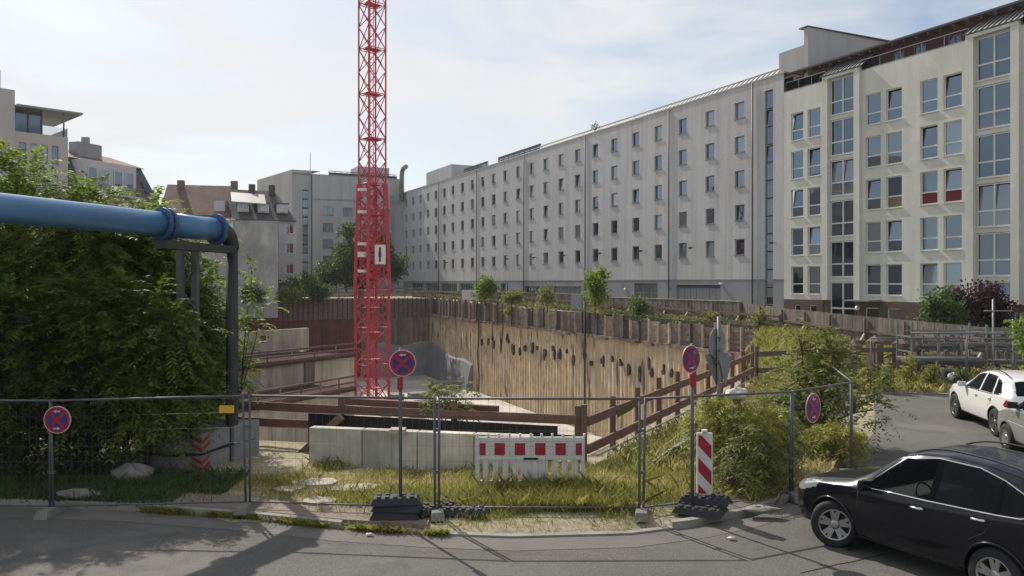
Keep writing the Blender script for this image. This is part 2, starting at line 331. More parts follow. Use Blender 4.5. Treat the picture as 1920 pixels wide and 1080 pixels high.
# ---------------------------------------------------------------- terrain
PIT = [PT(1.6,16.6), PT(9.1,30), PT(15.2,45.9), PT(7.04,64), PT(-11.7,106), PT(-37.7,94.3), PT(-17.5,24), PT(-11.5,19.6), PT(-7.0,18.6)]
pit2 = [(p.x, p.y) for p in PIT]
edge_px = [(-600,940),(-300,945),(0,950),(250,958),(480,975),(640,992),(800,1003),(960,1009),(1180,1003),(1300,988),(1400,968),(1500,935),(1560,890),(1610,850),(1640,810),(1640,770),(1636,738),(1790,742),(1930,748),(2300,755)]
EDGE = [GR(*p) for p in edge_px]
road2 = [(p.x, p.y) for p in EDGE] + [(60, EDGE[-1].y), (60,-25), (-60,-25), (-60, EDGE[0].y)]
def inpoly(x, y, P):
    c = False; j = len(P)-1
    for i in range(len(P)):
        if (P[i][1] > y) != (P[j][1] > y) and x < (P[j][0]-P[i][0])*(y-P[i][1])/(P[j][1]-P[i][1])+P[i][0]: c = not c
        j = i
    return c
ex = [p.x for p in EDGE[:12]]; ey = [p.y for p in EDGE[:12]]
def hgt(x, y):
    z = float(np.interp(y, [31, 49, 68, 114, 150], [0, .8, 1.1, 1.7, 2.0]))
    if -25 < x < 5.4:
        e = float(np.interp(x, ex, ey)); z += .10*min(1, max(0, (y-e)/.25))
        if -3 < x < 4 and y < 22: z += -.06*max(0,min(1,(x+1)/1))*math.exp(-((y-e)/.5)**2)+ .12*math.exp(-((y-15.2)/1.0)**2)*math.exp(-((x-1)/2.2)**2)
    elif x >= 5.4 and y < 24 and not inpoly(x, y, road2): z += .10
    return z
def cdt(points, loops, keep, hf, name, m, zoff=0):
    vs = [Vector(p) for p in points]; es = []
    for lp in loops:
        i = len(vs); vs += [Vector(p) for p in lp]; es += [(i+k, i+(k+1) % len(lp)) for k in range(len(lp))]
    ov, oe, of, *_ = delaunay_2d_cdt(vs, es, [], 0, 1e-5)
    fs = []
    for f in of:
        c = sum((ov[k] for k in f), Vector((0,0)))/len(f)
        if keep(c.x, c.y): fs.append(tuple(f))
    used = sorted({k for f in fs for k in f}); mp2 = {k: i for i, k in enumerate(used)}
    me = bpy.data.meshes.new(name); me.from_pydata([(ov[k].x, ov[k].y, hf(ov[k].x, ov[k].y)+zoff) for k in used], [], [tuple(mp2[k] for k in f) for f in fs])
    me.materials.append(MATS[m]); me.update(); o = link(name, me); o['kind'] = 'structure'
    for p in me.polygons: p.use_smooth = True
    return o
pts = []
for x in np.arange(-22, 14, .45):
    for y in np.arange(11, 24, .45):
        q = (x+NR.uniform(-.1,.1), y+NR.uniform(-.1,.1)); pts.append(q)
for x in np.arange(-80, 80, 5.0):
    for y in np.arange(-30, 180, 5.0):
        if not (-22 < x < 14 and 11 < y < 24): pts.append((x+.03*y % 1, y+.01*x % 1))
for a in (-2000, -700, -200, 200, 700, 2000):
    for b in (-1500, -300, 0, 300, 900, 2500): pts.append((a+.1*b/100, b))
def hg(x, y):
    z = hgt(x, y)
    if 11 < y < 24 and -22 < x < 14 and not inpoly(x, y, road2): z += NR.uniform(-.02,.03)
    if inpoly(x, y, road2): z = min(z, 0) - .0
    return z
inset = [(p.x, p.y) for p in EDGE[:-1]]
# darker soil under the trees keeps the same material
cdt(pts, [pit2, road2], lambda x, y: not inpoly(x, y, pit2), hg, 'ground', 'ground_mix')
rp_ = [p for p in pts if inpoly(p[0], p[1], road2)]
cdt(rp_, [road2], lambda x, y: inpoly(x, y, road2), lambda x, y: 0.0, 'road', 'asphalt', .006)
# lighter old asphalt strip at the gutter, paving and kerb
def strip(name, pa, pb, z, m, kind='structure', th=None):
    b = MB()
    for i in range(len(pa)-1):
        a0, a1, b0, b1 = pa[i], pa[i+1], pb[i], pb[i+1]
        if th: b.hexa([(a0.x,a0.y,z-th),(a1.x,a1.y,z-th),(b1.x,b1.y,z-th),(b0.x,b0.y,z-th),(a0.x,a0.y,z),(a1.x,a1.y,z),(b1.x,b1.y,z),(b0.x,b0.y,z)])
        else: b.quad((a0.x,a0.y,z),(a1.x,a1.y,z),(b1.x,b1.y,z),(b0.x,b0.y,z))
    o = b.build(name, m, origin=(0,0,0)); o['kind'] = kind; return o
def dens(P, n=6):
    o = []
    for i in range(len(P)-1):
        for k in range(n): o.append(P[i].lerp(P[i+1], k/n))
    return o+[P[-1]]
kl = dens(EDGE[1:6]); off = lambda P, d: [p+Vector((0,d,0)) for p in P]
strip('kerb', off(kl,-.02), off(kl,.12), .115, 'kerbstone', th=.13)
strip('pavement', off(dens(EDGE[3:7]),.12), off(dens(EDGE[3:7]),1.0), .125, 'paving', th=.06)
ks = dens(EDGE[5:10]); strip('kerb', off(ks,-.03), off(ks,.10), .04, 'kerbstone', th=.06)
kr = dens(EDGE[8:13]); strip('kerb', off(kr[4:],0), off(kr[4:],.14), .12, 'kerbstone', th=.13)
strip('pavement', off(dens(EDGE[9:12]),.14), off(dens(EDGE[9:12]),.75), .128, 'asphalt_old', th=.06)
kf = [EDGE[16]+Vector((0,0,0)), EDGE[17], EDGE[18], EDGE[19]]; strip('kerb', kf, off(kf,.16), .07, 'kerbstone', th=.08)
gl = dens(EDGE[1:12]); strip('gutter', off(gl,-.62), off(gl,-.0), .010, 'asphalt_old')

# tar seams on the road
b = MB()
for A, B in ((GR(1500,1075),GR(1910,985)),):
    pp = [A.lerp(B, k/14)+Vector((0,rng.uniform(-.02,.02),.011)) for k in range(15)]
    for i in range(14): b.quad(pp[i]+Vector((0,-.012,0)), pp[i+1]+Vector((0,-.012,0)), pp[i+1]+Vector((0,.012,0)), pp[i]+Vector((0,.012,0)))
tagp(b.build('road_seam', 'tarp_black', origin=(0,0,0)), kind='structure')

# ---------------------------------------------------------------- pit
FL = -9.0; UPZ = Vector((0,0,1))
b = MB(); b.poly([(p.x, p.y, FL) for p in PIT]); b.build('pit_floor', 'pit_floor', origin=(0,0,0))['kind'] = 'structure'
def wall_along(A, B, z0, z1, name, m, label, cat, rib=0, step=.6, lean=0, parent=None, th=.4):
    A, B = Vector(A), Vector(B); d = (B-A); d.z = 0; Ln = d.length; u = d.normalized(); nrm = Vector((u.y, -u.x, 0))
    V = []; Q = []; per = 5 if rib else 1; n = max(1, int(Ln/step))*per; zs = np.linspace(z0, z1, 14 if rib else 3)
    for i in range(n+1):
        s_ = Ln*i/n; ph = (i % per)/per; r_ = rib*math.sin(math.pi*ph) if rib else 0
        pr = NR.uniform(-.012,.012) if rib else 0
        for zz in zs:
            q = A+u*s_+nrm*(r_+pr+(NR.uniform(-.03,.03) if rib else 0)); V.append((q.x, q.y, zz))
    m_ = len(zs)
    for i in range(n):
        for k in range(m_-1): Q.append((i*m_+k, (i+1)*m_+k, (i+1)*m_+k+1, i*m_+k+1))
    o = npmesh(name, V, Q, m, parent, parent.location if parent else (A.x, A.y, z0))
    if not parent: tagp(o, label, cat)
    return o
Cn, R2, R1, N0, BL, W2 = PIT[4], PIT[2], PIT[1], PIT[0], PIT[5], PIT[3]
WT = empty('retaining_wall', (R2.x, R2.y, FL), 'tall sunlit beige bored pile wall with vertical ribs along the right side of the pit', 'retaining wall')
wall_along(Cn, R2, FL-.1, -.45, 'pile_face', 'bore', '', '', rib=.10, step=.62, parent=WT)
bs = MB(); wd = (R2-Cn).normalized(); wn = Vector((wd.y,-wd.x,0))
def onW(px, off_=0):   # point on the right pit wall line under pixel column px
    d = 35.84/((px-960)/1400+.45); q = PX(px, d); return q+wn*off_
# pockets: broken-out anchor heads, ragged, each its own hole
xs = [905,917,928,940,952,963,975,985,997,1009,1022,1037,1052,1066,1078,1096,1112,1130,1147,1165,1183,1201,1223,1245,1263]
for i, x in enumerate(xs):
    q = onW(x+rng.uniform(-3,3), .14); b = MB(); zc = -2.55+rng.uniform(-.22,.18)
    for j in range(rng.choice([1,2,2,3])):
        hh = rng.uniform(.2,.48); ww = rng.uniform(.09,.22); ox, oz = rng.uniform(-.22,.22), rng.uniform(-.55,.4); n7 = 9
        fr = [q+wd*(ox+math.cos(2*math.pi*k/n7)*ww*rng.uniform(.6,1.25))+Vector((0,0,zc+oz+math.sin(2*math.pi*k/n7)*hh*rng.uniform(.6,1.3)))+wn*.045 for k in range(n7)]
        b.poly(fr); bk = [p-wn*.2 for p in fr]
        for k in range(n7): b.quad(fr[k], fr[(k+1)%n7], bk[(k+1)%n7], bk[k])
    b.build('anchor_pocket', rng.choice(['pocket','pocket','steel_dark']), WT)
b = MB(); n_ = 60        # ragged ledge of the capping under the lagging
for i in range(n_):
    a = Cn.lerp(R2, i/n_); c = Cn.lerp(R2, (i+1)/n_); dz = rng.uniform(-.15,.12)
    p0, p1 = a+wn*.05, c+wn*.05; o_ = wn*rng.uniform(.2,.34)
    b.hexa([(p0.x,p0.y,-.6+dz),(p1.x,p1.y,-.6+dz),((p1+o_).x,(p1+o_).y,-.6+dz),((p0+o_).x,(p0+o_).y,-.6+dz),(p0.x,p0.y,-.4),(p1.x,p1.y,-.4),((p1+o_).x,(p1+o_).y,-.42),((p0+o_).x,(p0+o_).y,-.42)])
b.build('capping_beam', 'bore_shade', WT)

# lagging on top of it
def rimz(y): return hgt(20, y)
LG = empty('lagging_wall', (R2.x, R2.y, -.5), 'weathered timber lagging between steel posts on top of the beige pile wall', 'retaining wall')
nb = 52
for i in range(nb+1):
    q = Cn.lerp(R2, i/nb)+wn*.24; zt = rimz(q.y)+.05+rng.uniform(0,.35); zb = -.45+rng.uniform(-.25,.1)
    b = MB(); b.seg(q+Vector((0,0,zb)), q+Vector((0,0,zt+rng.uniform(-.05,.25))), rng.uniform(.14,.22), .16); b.build('soldier_beam', rng.choice(['beam_grey','beam_grey','beam_pale','steel_dark']), LG)
    if i < nb:
        b = MB(); qa, qb = Cn.lerp(R2, i/nb), Cn.lerp(R2, (i+1)/nb); b.seg(qa+UPZ*.4, qb+UPZ*.4, .05, 1.9); b.build('dark_gap_backing', 'steel_dark', LG)  # dark strip added so no bright slits show between the planks
        q2 = Cn.lerp(R2, (i+1)/nb)+wn*.16; q1 = Cn.lerp(R2, i/nb)+wn*.16; b = MB(); z = zb
        while z < zt-.1:
            h_ = .17; a = rng.uniform(-.03,.03)
            b.seg(q1+wn*a+Vector((0,0,z+h_/2)), q2+wn*(a+rng.uniform(-.015,.015))+Vector((0,0,z+h_/2)), .06, h_-.006); z += h_
        b.build('timber_panel', rng.choice(['lagging','lagging','timber','lagging_dark','lagging_light','lagging']), LG)
# back wall of the pit
BW = empty('back_retaining_wall', (Cn.x-8, Cn.y, FL), 'shaded back wall of the pit with dark stained top and rusty left half', 'retaining wall')
RW = PX(655, 0); t_ = .42; mid = Cn.lerp(BL, .34)
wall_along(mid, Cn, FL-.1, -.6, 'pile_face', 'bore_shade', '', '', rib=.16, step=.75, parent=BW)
wall_along(BL, mid, FL-.1, -.6, 'rusty_sheet_face', 'rust_sheet', '', '', rib=.1, step=.6, parent=BW)
bd = (Cn-BL).normalized(); bn = Vector((bd.y,-bd.x,0))
b = MB()
for i in range(44):
    a = BL.lerp(Cn, i/44)+bn*.1; c = BL.lerp(Cn, (i+1)/44)+bn*.1
    b.seg(a-bn*.1+UPZ*.4, c-bn*.1+UPZ*.4, .05, 2.7)
    for z in np.arange(-.8, 1.7, .3): b.seg(a+Vector((0,0,z)), c+Vector((0,0,z)), .08+.05*rng.random(), .28)
b.m = 1
for i in range(45):
    a = BL.lerp(Cn, i/44)+bn*.16; b.seg(a+Vector((0,0,-.9)), a+Vector((0,0,1.9)), .12, .16)
b.build('plank_band', ['lagging','steel_dark'], BW)
# sprayed concrete skirt in the far right corner
SK = MB()
ca = Cn+bn*.9+wn*.9
for A, B, n1 in ((Cn.lerp(BL,.30), Cn, bn), (Cn, Cn.lerp(R2,.26), wn)):
    nn = 14
    for i in range(nn):
        p, q = A.lerp(B, i/nn), A.lerp(B, (i+1)/nn)
        base = .30 if n1 is bn else 0
        def top(s_): return -4.4-(1.5*s_ if n1 is wn else 0)+.25*math.sin(9*s_)
        z1, z2 = top(i/nn), top((i+1)/nn); o1, o2 = n1*1.0, n1*.3
        SK.hexa([p+Vector((0,0,FL)), q+Vector((0,0,FL)), q+o1+Vector((0,0,FL)), p+o1+Vector((0,0,FL)), p+Vector((0,0,z1)), q+Vector((0,0,z2)), q+o2+Vector((0,0,z2-.3)), p+o2+Vector((0,0,z1-.3))])
tagp(SK.build('sprayed_concrete_skirt', 'shotcrete'), 'grey sprayed concrete skirt wrapping the far corner at the foot of the pit walls', 'retaining wall')
# near and left pit faces (mostly hidden)
wall_along(R2, R1, FL-.1, .8, 'retaining_wall', 'bore', 'beige pit wall below the timber rails right of the two no stopping signs', 'retaining wall', rib=.14, step=.8)
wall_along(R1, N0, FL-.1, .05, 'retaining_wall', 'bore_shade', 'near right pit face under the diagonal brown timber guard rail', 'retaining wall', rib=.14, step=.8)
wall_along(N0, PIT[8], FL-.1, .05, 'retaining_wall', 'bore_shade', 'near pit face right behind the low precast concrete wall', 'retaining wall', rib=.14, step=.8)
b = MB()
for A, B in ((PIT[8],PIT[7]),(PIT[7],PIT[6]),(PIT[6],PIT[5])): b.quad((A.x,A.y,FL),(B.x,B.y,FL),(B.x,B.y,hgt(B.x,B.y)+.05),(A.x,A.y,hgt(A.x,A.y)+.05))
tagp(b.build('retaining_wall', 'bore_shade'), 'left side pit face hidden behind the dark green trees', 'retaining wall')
# terraces at the left with walkways
def band(pa, pb, wid, z0, z1): # block whose front face runs pa->pb and extends wid behind (away from pit centre)
    d = (pb-pa).normalized(); nn = Vector((-d.y, d.x, 0)); return [pa, pb, pb+nn*wid, pa+nn*wid]
def poly_block(name, P, z0, z1, m, lab):
    b = MB(); b.prism([(p.x,p.y) for p in P], z0, z1); return tagp(b.build(name, m), lab, 'concrete wall')
E1a, E1b = PT(-30.0,46.6), PT(-14.9,70.5); E2a, E2b = PT(-25.5,40.5), PT(-13.3,63.0)
E0a, E0b = PT(-30.2,61.2), PT(-20.4,75.0)
TB = empty('basement_wall', (E1b.x, E1b.y, FL), 'middle beige concrete basement wall stepping up behind the red crane foot on the left', 'concrete wall')
b = MB(); b.prism([(p.x,p.y) for p in band(E1a,E1b,7.5,0,0)], FL, -3.0); b.build('wall_block', 'form_concrete', TB)
b = MB(); pb_ = band(E1a,E1b,7.5,0,0); u_ = (E1b-E1a).normalized(); n_1 = Vector((u_.y,-u_.x,0))
b.prism([(p.x,p.y) for p in [E1a+n_1*.25,E1b+n_1*.25,pb_[2],pb_[3]]], -2.98, -2.78); b.build('deck_slab', 'deck_dark', TB)
b = MB(); b.seg(E1a.lerp(E1b,.80)+n_1*.1+Vector((0,0,FL)), E1a.lerp(E1b,.80)+n_1*.1+Vector((0,0,-3)), 1.1, .3, up=n_1); b.build('pilaster', 'bore_shade', TB)
TC = empty('basement_wall', (E2b.x, E2b.y, FL), 'lowest concrete basement wall with a walkway deck left of the crane base', 'concrete wall')
b = MB(); pc_ = band(E2a,E2b,6.2,0,0); b.prism([(p.x,p.y) for p in pc_], FL, -5.1); b.build('wall_block', 'form_concrete', TC)
n_2 = Vector(((E2b-E2a).normalized().y, -(E2b-E2a).normalized().x, 0))
b = MB(); b.prism([(p.x,p.y) for p in [E2a+n_2*.25,E2b+n_2*.25,pc_[2],pc_[3]]], -5.08, -4.88); b.build('deck_slab', 'deck_dark', TC)
TA = empty('basement_wall', (E0b.x, E0b.y, -3), 'topmost pale concrete wall with one small square opening below the rusty back wall', 'concrete wall')
b = MB(); d0 = (E0b-E0a); L0 = d0.length; u0 = d0.normalized(); n0 = Vector((u0.y,-u0.x,0))
so_ = .66*L0
def q0(s_, z, o_=0): p = E0a+u0*s_+n0*o_; return (p.x, p.y, z)
for s0, s1, z0, z1 in ((0,so_,-2.78,-.55),(so_+1.0,L0,-2.78,-.55),(so_,so_+1.0,-2.78,-1.55),(so_,so_+1.0,-1.0,-.55)):
    b.hexa([q0(s0,z0),q0(s1,z0),q0(s1,z0,-.35),q0(s0,z0,-.35),q0(s0,z1),q0(s1,z1),q0(s1,z1,-.35),q0(s0,z1,-.35)])
b.build('wall_panel', 'form_concrete', TA)
b = MB(); b.seg(q0(L0-.15,-2.8,-.5), q0(L0-.15,-.55,-.5), .3, .3); b.hexa([q0(0,-3,-6.5),q0(L0,-3,-6.5),q0(L0,-3,-.4),q0(0,-3,-.4),q0(0,-2.9,-6.5),q0(L0,-2.9,-6.5),q0(L0,-2.9,-.4),q0(0,-2.9,-.4)]); b.build('slab', 'form_concrete', TA)
b = MB(); b.hexa([q0(so_-.05,-1.62,.08),q0(so_+1.05,-1.62,.08),q0(so_+1.05,-1.62,-.1),q0(so_-.05,-1.62,-.1),q0(so_-.05,-1.55,.08),q0(so_+1.05,-1.55,.08),q0(so_+1.05,-1.55,-.1),q0(so_-.05,-1.55,-.1)]); b.build('sill', 'board_top', TA)
def walk_rail(A, B, nn, z, lab, step=2.6, hh=1.1):
    r = empty('walkway_railing', (A.x, A.y, z), lab, 'railing')
    A = A+nn*.2; B = B+nn*.2; Ln = (B-A).length; k = int(Ln/step)
    for i in range(k+1):
        p = A.lerp(B, i/k); b = MB(); b.seg(p+Vector((0,0,z-.3)), p+Vector((0,0,z+hh)), .09, .09); b.build('post', 'purple_rail' if i % 2 else 'beam_grey', r)
    for zz in (.55, 1.05):
        b = MB(); b.seg(A+Vector((0,0,z+zz)), B+Vector((0,0,z+zz)), .07, .16); b.build('rail', 'purple_rail', r)
    b = MB(); b.seg(A+Vector((0,0,z+.12)), B+Vector((0,0,z+.12)), .05, .24); b.build('toe_board', 'purple_rail', r)
walk_rail(E1a, E1b, n_1, -2.78, 'dark red walkway railing on the upper concrete step left of the crane')
walk_rail(E2a, E2b, n_2, -4.88, 'dark red walkway railing on the lower concrete step left of the crane', 2.2)
# odds and ends on the pit floor
for i, (X, d, s1, s2, hh, a, m, lab) in enumerate([
    (-15.6,75.5,2.4,1.2,1.3,.3,'white_panel','white cabinet at the left foot of the red crane'),
    (-12.4,80,1.6,1.2,1.1,.7,'ballast','pale concrete block at the right foot of the red crane'),
    (-9.5,86,5,1.4,.5,.5,'ballast','long pale slab stack on the pit floor behind the round sign'),
    (-7.4,92,5,2.2,.9,.45,'shotcrete','grey slab pile in the shaded rear of the pit floor'),
    (-9,80,3,1.0,.4,.1,'steel_dark','dark steel bundle lying on the pale pit floor')]):
    b = MB(); p = PT(X, d, FL)
    n3 = 3 if hh > .6 else 2
    for k in range(n3): b.box((p.x+rng.uniform(-.1,.1), p.y, FL+hh*(k+.5)/n3), (s1-.15*k, s2, hh/n3-.04), a+rng.uniform(-.03,.03))
    tagp(b.build('stacked_slabs' if i != 0 else 'site_cabinet', m, bevel=.03), lab, 'slab' if i else 'cabinet')

# ---------------------------------------------------------------- crane
cp = PT(-14.6, 78, FL)
CR = empty('tower_crane', cp, 'tall red lattice tower crane mast standing in the building pit', 'tower crane')
def mastpart(z0, z1, side0, side1, rot, name, nn, chord, br=.05):
    b = MB(); ct = []
    for k in range(4):
        a = rot+math.pi/4+math.pi/2*k; ct.append((math.cos(a)*.7071, math.sin(a)*.7071))
    def P(k, z): f = (z-z0)/(z1-z0); s_ = side0+(side1-side0)*f; return (cp.x+ct[k%4][0]*s_, cp.y+ct[k%4][1]*s_, z)
    for k in range(4): b.seg(P(k,z0), P(k,z1), chord, chord)
    dz = (z1-z0)/nn
    for i in range(nn):
        za, zb = z0+dz*i, z0+dz*(i+1)
        for k in range(4):
            zm = (za+zb)/2
            b.tube([P(k,za), P(k+1,zm)], br, 5, False); b.tube([P(k+1,zm), P(k,zb)], br, 5, False)
            b.tube([P(k+1,za), P(k,zm)], br, 5, False); b.tube([P(k,zm), P(k+1,zb)], br, 5, False)
            b.tube([P(k,za), P(k+1,za)], br, 5, False)
    return b.build(name, 'crane_red', CR)
ROT = R(41)
mastpart(FL+.6, 3.2, 2.5, 2.5, ROT, 'base_mast', 3, .26, .05)
mastpart(3.2, 14.3, 2.6, 2.1, ROT, 'climbing_frame', 3, .30, .05)
for j in range(6):
    z0 = 14.3+4.68*j; mastpart(z0, z0+4.68, 2.02, 2.02, ROT, 'mast_section', 1, .15)
mastpart(4.5, 14.3, 1.75, 1.75, ROT, 'inner_mast', 3, .15)
for z in (FL+2, FL+5, -1.2, 1.4, 4.5, 7.6, 11.0, 14.2, 18.98, 23.66, 28.34, 33.0):
    b = MB(); s_ = 1.0 if z > 14 else 1.15; b.box((cp.x, cp.y, z), (s_*1.6, s_*1.1, .07), ROT); b.m = 1
    b.box((cp.x-.35, cp.y-.6, z+.08), (.6,.3,.03), ROT); b.build('rest_platform', ['crane_red','tube_light'], CR)
b = MB()
for dx in (-.2, .2): b.seg((cp.x+dx*math.cos(ROT), cp.y+dx*math.sin(ROT)-.3, FL+.6), (cp.x+dx*math.cos(ROT), cp.y+dx*math.sin(ROT)-.3, 42), .06, .06)
for z in np.arange(FL+.8, 42, .3): b.tube([(cp.x-.2*math.cos(ROT), cp.y-.2*math.sin(ROT)-.3, z), (cp.x+.2*math.cos(ROT), cp.y+.2*math.sin(ROT)-.3, z)], .02, 4, False)
b.build('ladder', 'crane_red', CR)
for z in (5.2, 6.9, 8.0, 11.3, 13.6): 
    b = MB(); b.box((cp.x-.75, cp.y-1.15, z), (1.1,.08,.3 if z != 6.9 else .55), R(-2)); b.build('bracket_panel', 'white_panel', CR)
b = MB(); b.box((cp.x+1.02, cp.y-1.15, 6.9), (1.1,.05,2.0), R(6)); b.m = 1
for z_, w_ in ((6.4,.2),(6.9,.3),(7.4,.22)): b.box((cp.x+1.0, cp.y-1.19, z_), (w_,.03,.5), R(6))
b.build('notice_panel', ['white_panel','steel_dark'], CR)
b = MB(); b.box((cp.x, cp.y, FL+.3), (4.2,4.2,.6), ROT); b.build('base_block', 'ballast', CR)

# ---------------------------------------------------------------- facade generator
UP = Vector((0,0,1))
def facade(P0, u, Ln, z0, z1, ops, depth, th=.35):
    """wall with real openings; ops = (s0,s1,z0,z1)"""
    b = MB(); nrm = Vector((u.y, -u.x, 0))   # outward
    ss = sorted({0, Ln, *[round(o[k],4) for o in ops for k in (0,1)]}); zs = sorted({z0, z1, *[round(o[k],4) for o in ops for k in (2,3)]})
    def q(s_, z, o_=0): p = P0+u*s_+nrm*o_; return (p.x, p.y, z)
    for i in range(len(ss)-1):
        run = None
        for k in range(len(zs)-1):
            sm, zm = (ss[i]+ss[i+1])/2, (zs[k]+zs[k+1])/2
            hole = any(o[0] < sm < o[1] and o[2] < zm < o[3] for o in ops)
            if hole:
                if run is not None: b.quad(q(ss[i],run),q(ss[i+1],run),q(ss[i+1],zs[k]),q(ss[i],zs[k])); run = None
            elif run is None: run = zs[k]
        if run is not None: b.quad(q(ss[i],run),q(ss[i+1],run),q(ss[i+1],z1),q(ss[i],z1))
    for s0, s1, a0, a1 in ops:
        D = -depth
        b.quad(q(s0,a0),q(s0,a1),q(s0,a1,D),q(s0,a0,D)); b.quad(q(s1,a0,D),q(s1,a1,D),q(s1,a1),q(s1,a0))
        b.quad(q(s0,a0,D),q(s1,a0,D),q(s1,a0),q(s0,a0)); b.quad(q(s0,a1),q(s1,a1),q(s1,a1,D),q(s0,a1,D))
    return b
WPROTO = {}
def window(parent, P0, u, s0, s1, z0, z1, depth, style, fm, tilt=0, pm='pane', name='window', mirror=False, low=None):
    """frame mesh with a pane sub-part (and sill); geometry shared between equal windows"""
    wd_, hh = round(s1-s0,2), round(z1-z0,2); key = (wd_,hh,style,fm,pm,tilt,low); nrm = Vector((u.y,-u.x,0)); ang = math.atan2(u.y,u.x)
    c = P0+u*((s0+s1)/2)-nrm*(depth)+Vector((0,0,z0)); t = .055
    if key not in WPROTO:
        # local frame: x along wall, -y outward, z up
        b = MB(); f_ = .07
        def bar(x0,x1,a0,a1,y=0,dd=.06): b.box(((x0+x1)/2, -.03+y, (a0+a1)/2), (x1-x0, dd, a1-a0))
        W = wd_/2; bar(-W,W,0,f_); bar(-W,W,hh-f_,hh); bar(-W,-W+f_,f_,hh-f_); bar(W-f_,W,f_,hh-f_)
        tz = hh*.37
        if style == 'transom': bar(-W+f_,W-f_,tz-.045,tz+.045,-.002)
        if style == 'cross': bar(-W+f_,W-f_,tz-.05,tz+.05,-.002); bar(-.05,.05,f_,hh-f_,-.005)
        if style == 'six':
            for k in (-1,1): bar(k*W/3-.04,k*W/3+.04,f_,hh-f_,-.004)
            bar(-W+f_,W-f_,hh*.45-.04,hh*.45+.04,-.002)
        if style == 'split': bar(-.04,.04,f_,hh-f_,-.004)
        if style == 'bars':
            n_ = max(2, int(wd_/.9))
            for k in range(1,n_): bar(-W+wd_*k/n_-.03,-W+wd_*k/n_+.03,f_,hh-f_,-.004)
        fr = b.build('tmp', fm, origin=(0,0,0)); fme = fr.data; bpy.data.objects.remove(fr)
        b = MB()
        if style in ('transom','cross') and tilt:
            b.quad((-W+f_,-.01,0.02),(W-f_,-.01,.02),(W-f_,-.01,tz),(-W+f_,-.01,tz))
            b.quad((-W+f_,-.01,tz),(W-f_,-.01,tz),(W-f_,tilt,hh-f_),(-W+f_,tilt,hh-f_))
        elif tilt: b.quad((-W+f_,-.01,0.02),(W-f_,-.01,.02),(W-f_,tilt,hh-f_),(-W+f_,tilt,hh-f_))
        else: b.quad((-W+f_,-.01,0.02),(W-f_,-.01,.02),(W-f_,-.01,hh-f_),(-W+f_,-.01,hh-f_))
        pr = b.build('tmp', pm, origin=(0,0,0)); pme = pr.data; bpy.data.objects.remove(pr)
        b = MB(); b.box((0,-depth/2-.05,-.03),(wd_+.1,depth+.06,.05)); sr = b.build('tmp', 'lead' if fm == 'frame_grey' else fm, origin=(0,0,0)); sme = sr.data; bpy.data.objects.remove(sr)
        lme = None
        if low: b = MB(); b.box((0,-.018,tz/2),(wd_-2*f_,.01,tz-.08)); lr = b.build('tmp', low, origin=(0,0,0)); lme = lr.data; bpy.data.objects.remove(lr)
        WPROTO[key] = (fme, pme, sme, lme)
    fme, pme, sme, lme = WPROTO[key]; off_ = parent.location
    o = link(name, fme, parent, c-off_); o.rotation_euler = (0,0,ang)
    link('pane', pme, o); 
    if style != 'strip': link('sill', sme, o)
    if lme: link('lower_panel', lme, o)
    return o

# ---------------------------------------------------------------- grey building
u = Vector((-23.5, 44.8*K, 0)).normalized()       # facade direction, away from the camera
def FX(px): d = 52.55/((px-960)/1400+.525); return PX(px, d)
PA = FX(1470); PB = FX(757)
uf = (PA-PB).normalized(); LT = (PA-PB).length     # run from far corner to near end (left to right in view)
nf = Vector((uf.y, -uf.x, 0))
def S(px): return (FX(px)-PB).dot(uf)
GB = empty('grey_building', (PB+PA)/2, 'long pale grey six storey building with rows of small square windows along the right', 'building')
GB.location = Vector(((PB+PA)/2)); GB.location.z = 0
cols = [1386.7,1331,1280,1234,1192,1151.5,1116.3,1083,1051.8,1023.3,996.7,971.5,947.6,925.5,905,885.5,867,849,833,817.4,802.6,788,774.6,761.4]
rows = [7.03+2.9*k for k in range(5)]
ops = []
for ci, x in enumerate(cols):
    s_ = S(x)
    for z in rows: ops.append((s_-.6, s_+.6, z-.68, z+.68))
band_ops = []
def gop(x0, x1, z0, z1): o = (S(x0), S(x1), z0, z1); band_ops.append(o); return o
gw = [gop(1189,1233,2.2,3.95), gop(1038,1090,2.3,3.55), gop(984,1033,2.3,3.55), gop(939,953,2.0,3.9), gop(893,932,2.0,3.9), gop(862,888,2.0,3.9), gop(828,857,2.0,3.9), gop(799,822,2.0,3.9), gop(772,794,2.0,3.9)]
gar = gop(1268,1351,0.2,3.8)
st = (S(1433.5), S(1449.5), 1.0, 19.6)
b = facade(PB, uf, LT, 4.25, 20.6, ops+[(st[0],st[1],4.25,st[3])], .22); b.build('wall', 'stucco_grey', GB)
b = facade(PB+nf*.0, uf, LT, -.5, 4.25, band_ops+[(st[0],st[1],st[2],4.25)], .3); b.build('base_wall', 'stucco_base', GB)
# joint line between the two
b = MB(); b.seg(PB+nf*.012+UP*4.25, PA+nf*.012+UP*4.25, .03, .06); b.build('string_course', 'lead', GB)
rest = MB(); restp = MB(); cnt = 0
tilts = {(4,2):.09,(2,0):.09,(4,0):.09,(9,1):.09,(9,2):.09,(7,3):.09,(8,3):.09,(11,3):.09,(1,0):.09}
for ci, x in enumerate(cols):
    s_ = S(x)
    for ri, z in enumerate(rows):
        if ci < 20:
            tl = tilts.get((ci,ri), 0) or (.09 if rng.random() < .05 else 0)
            window(GB, PB, uf, s_-.6, s_+.6, z-.68, z+.68, .2, 'plain', 'frame_grey', tl)
        else:
            p = PB+uf*s_-nf*.19; q = uf*.6
            rest.quad(p-q+UP*(z-.68), p+q+UP*(z-.68), p+q+UP*(z+.68), p-q+UP*(z+.68))
o = rest.build('window', 'pane', GB); o['kind'] = 'stuff'
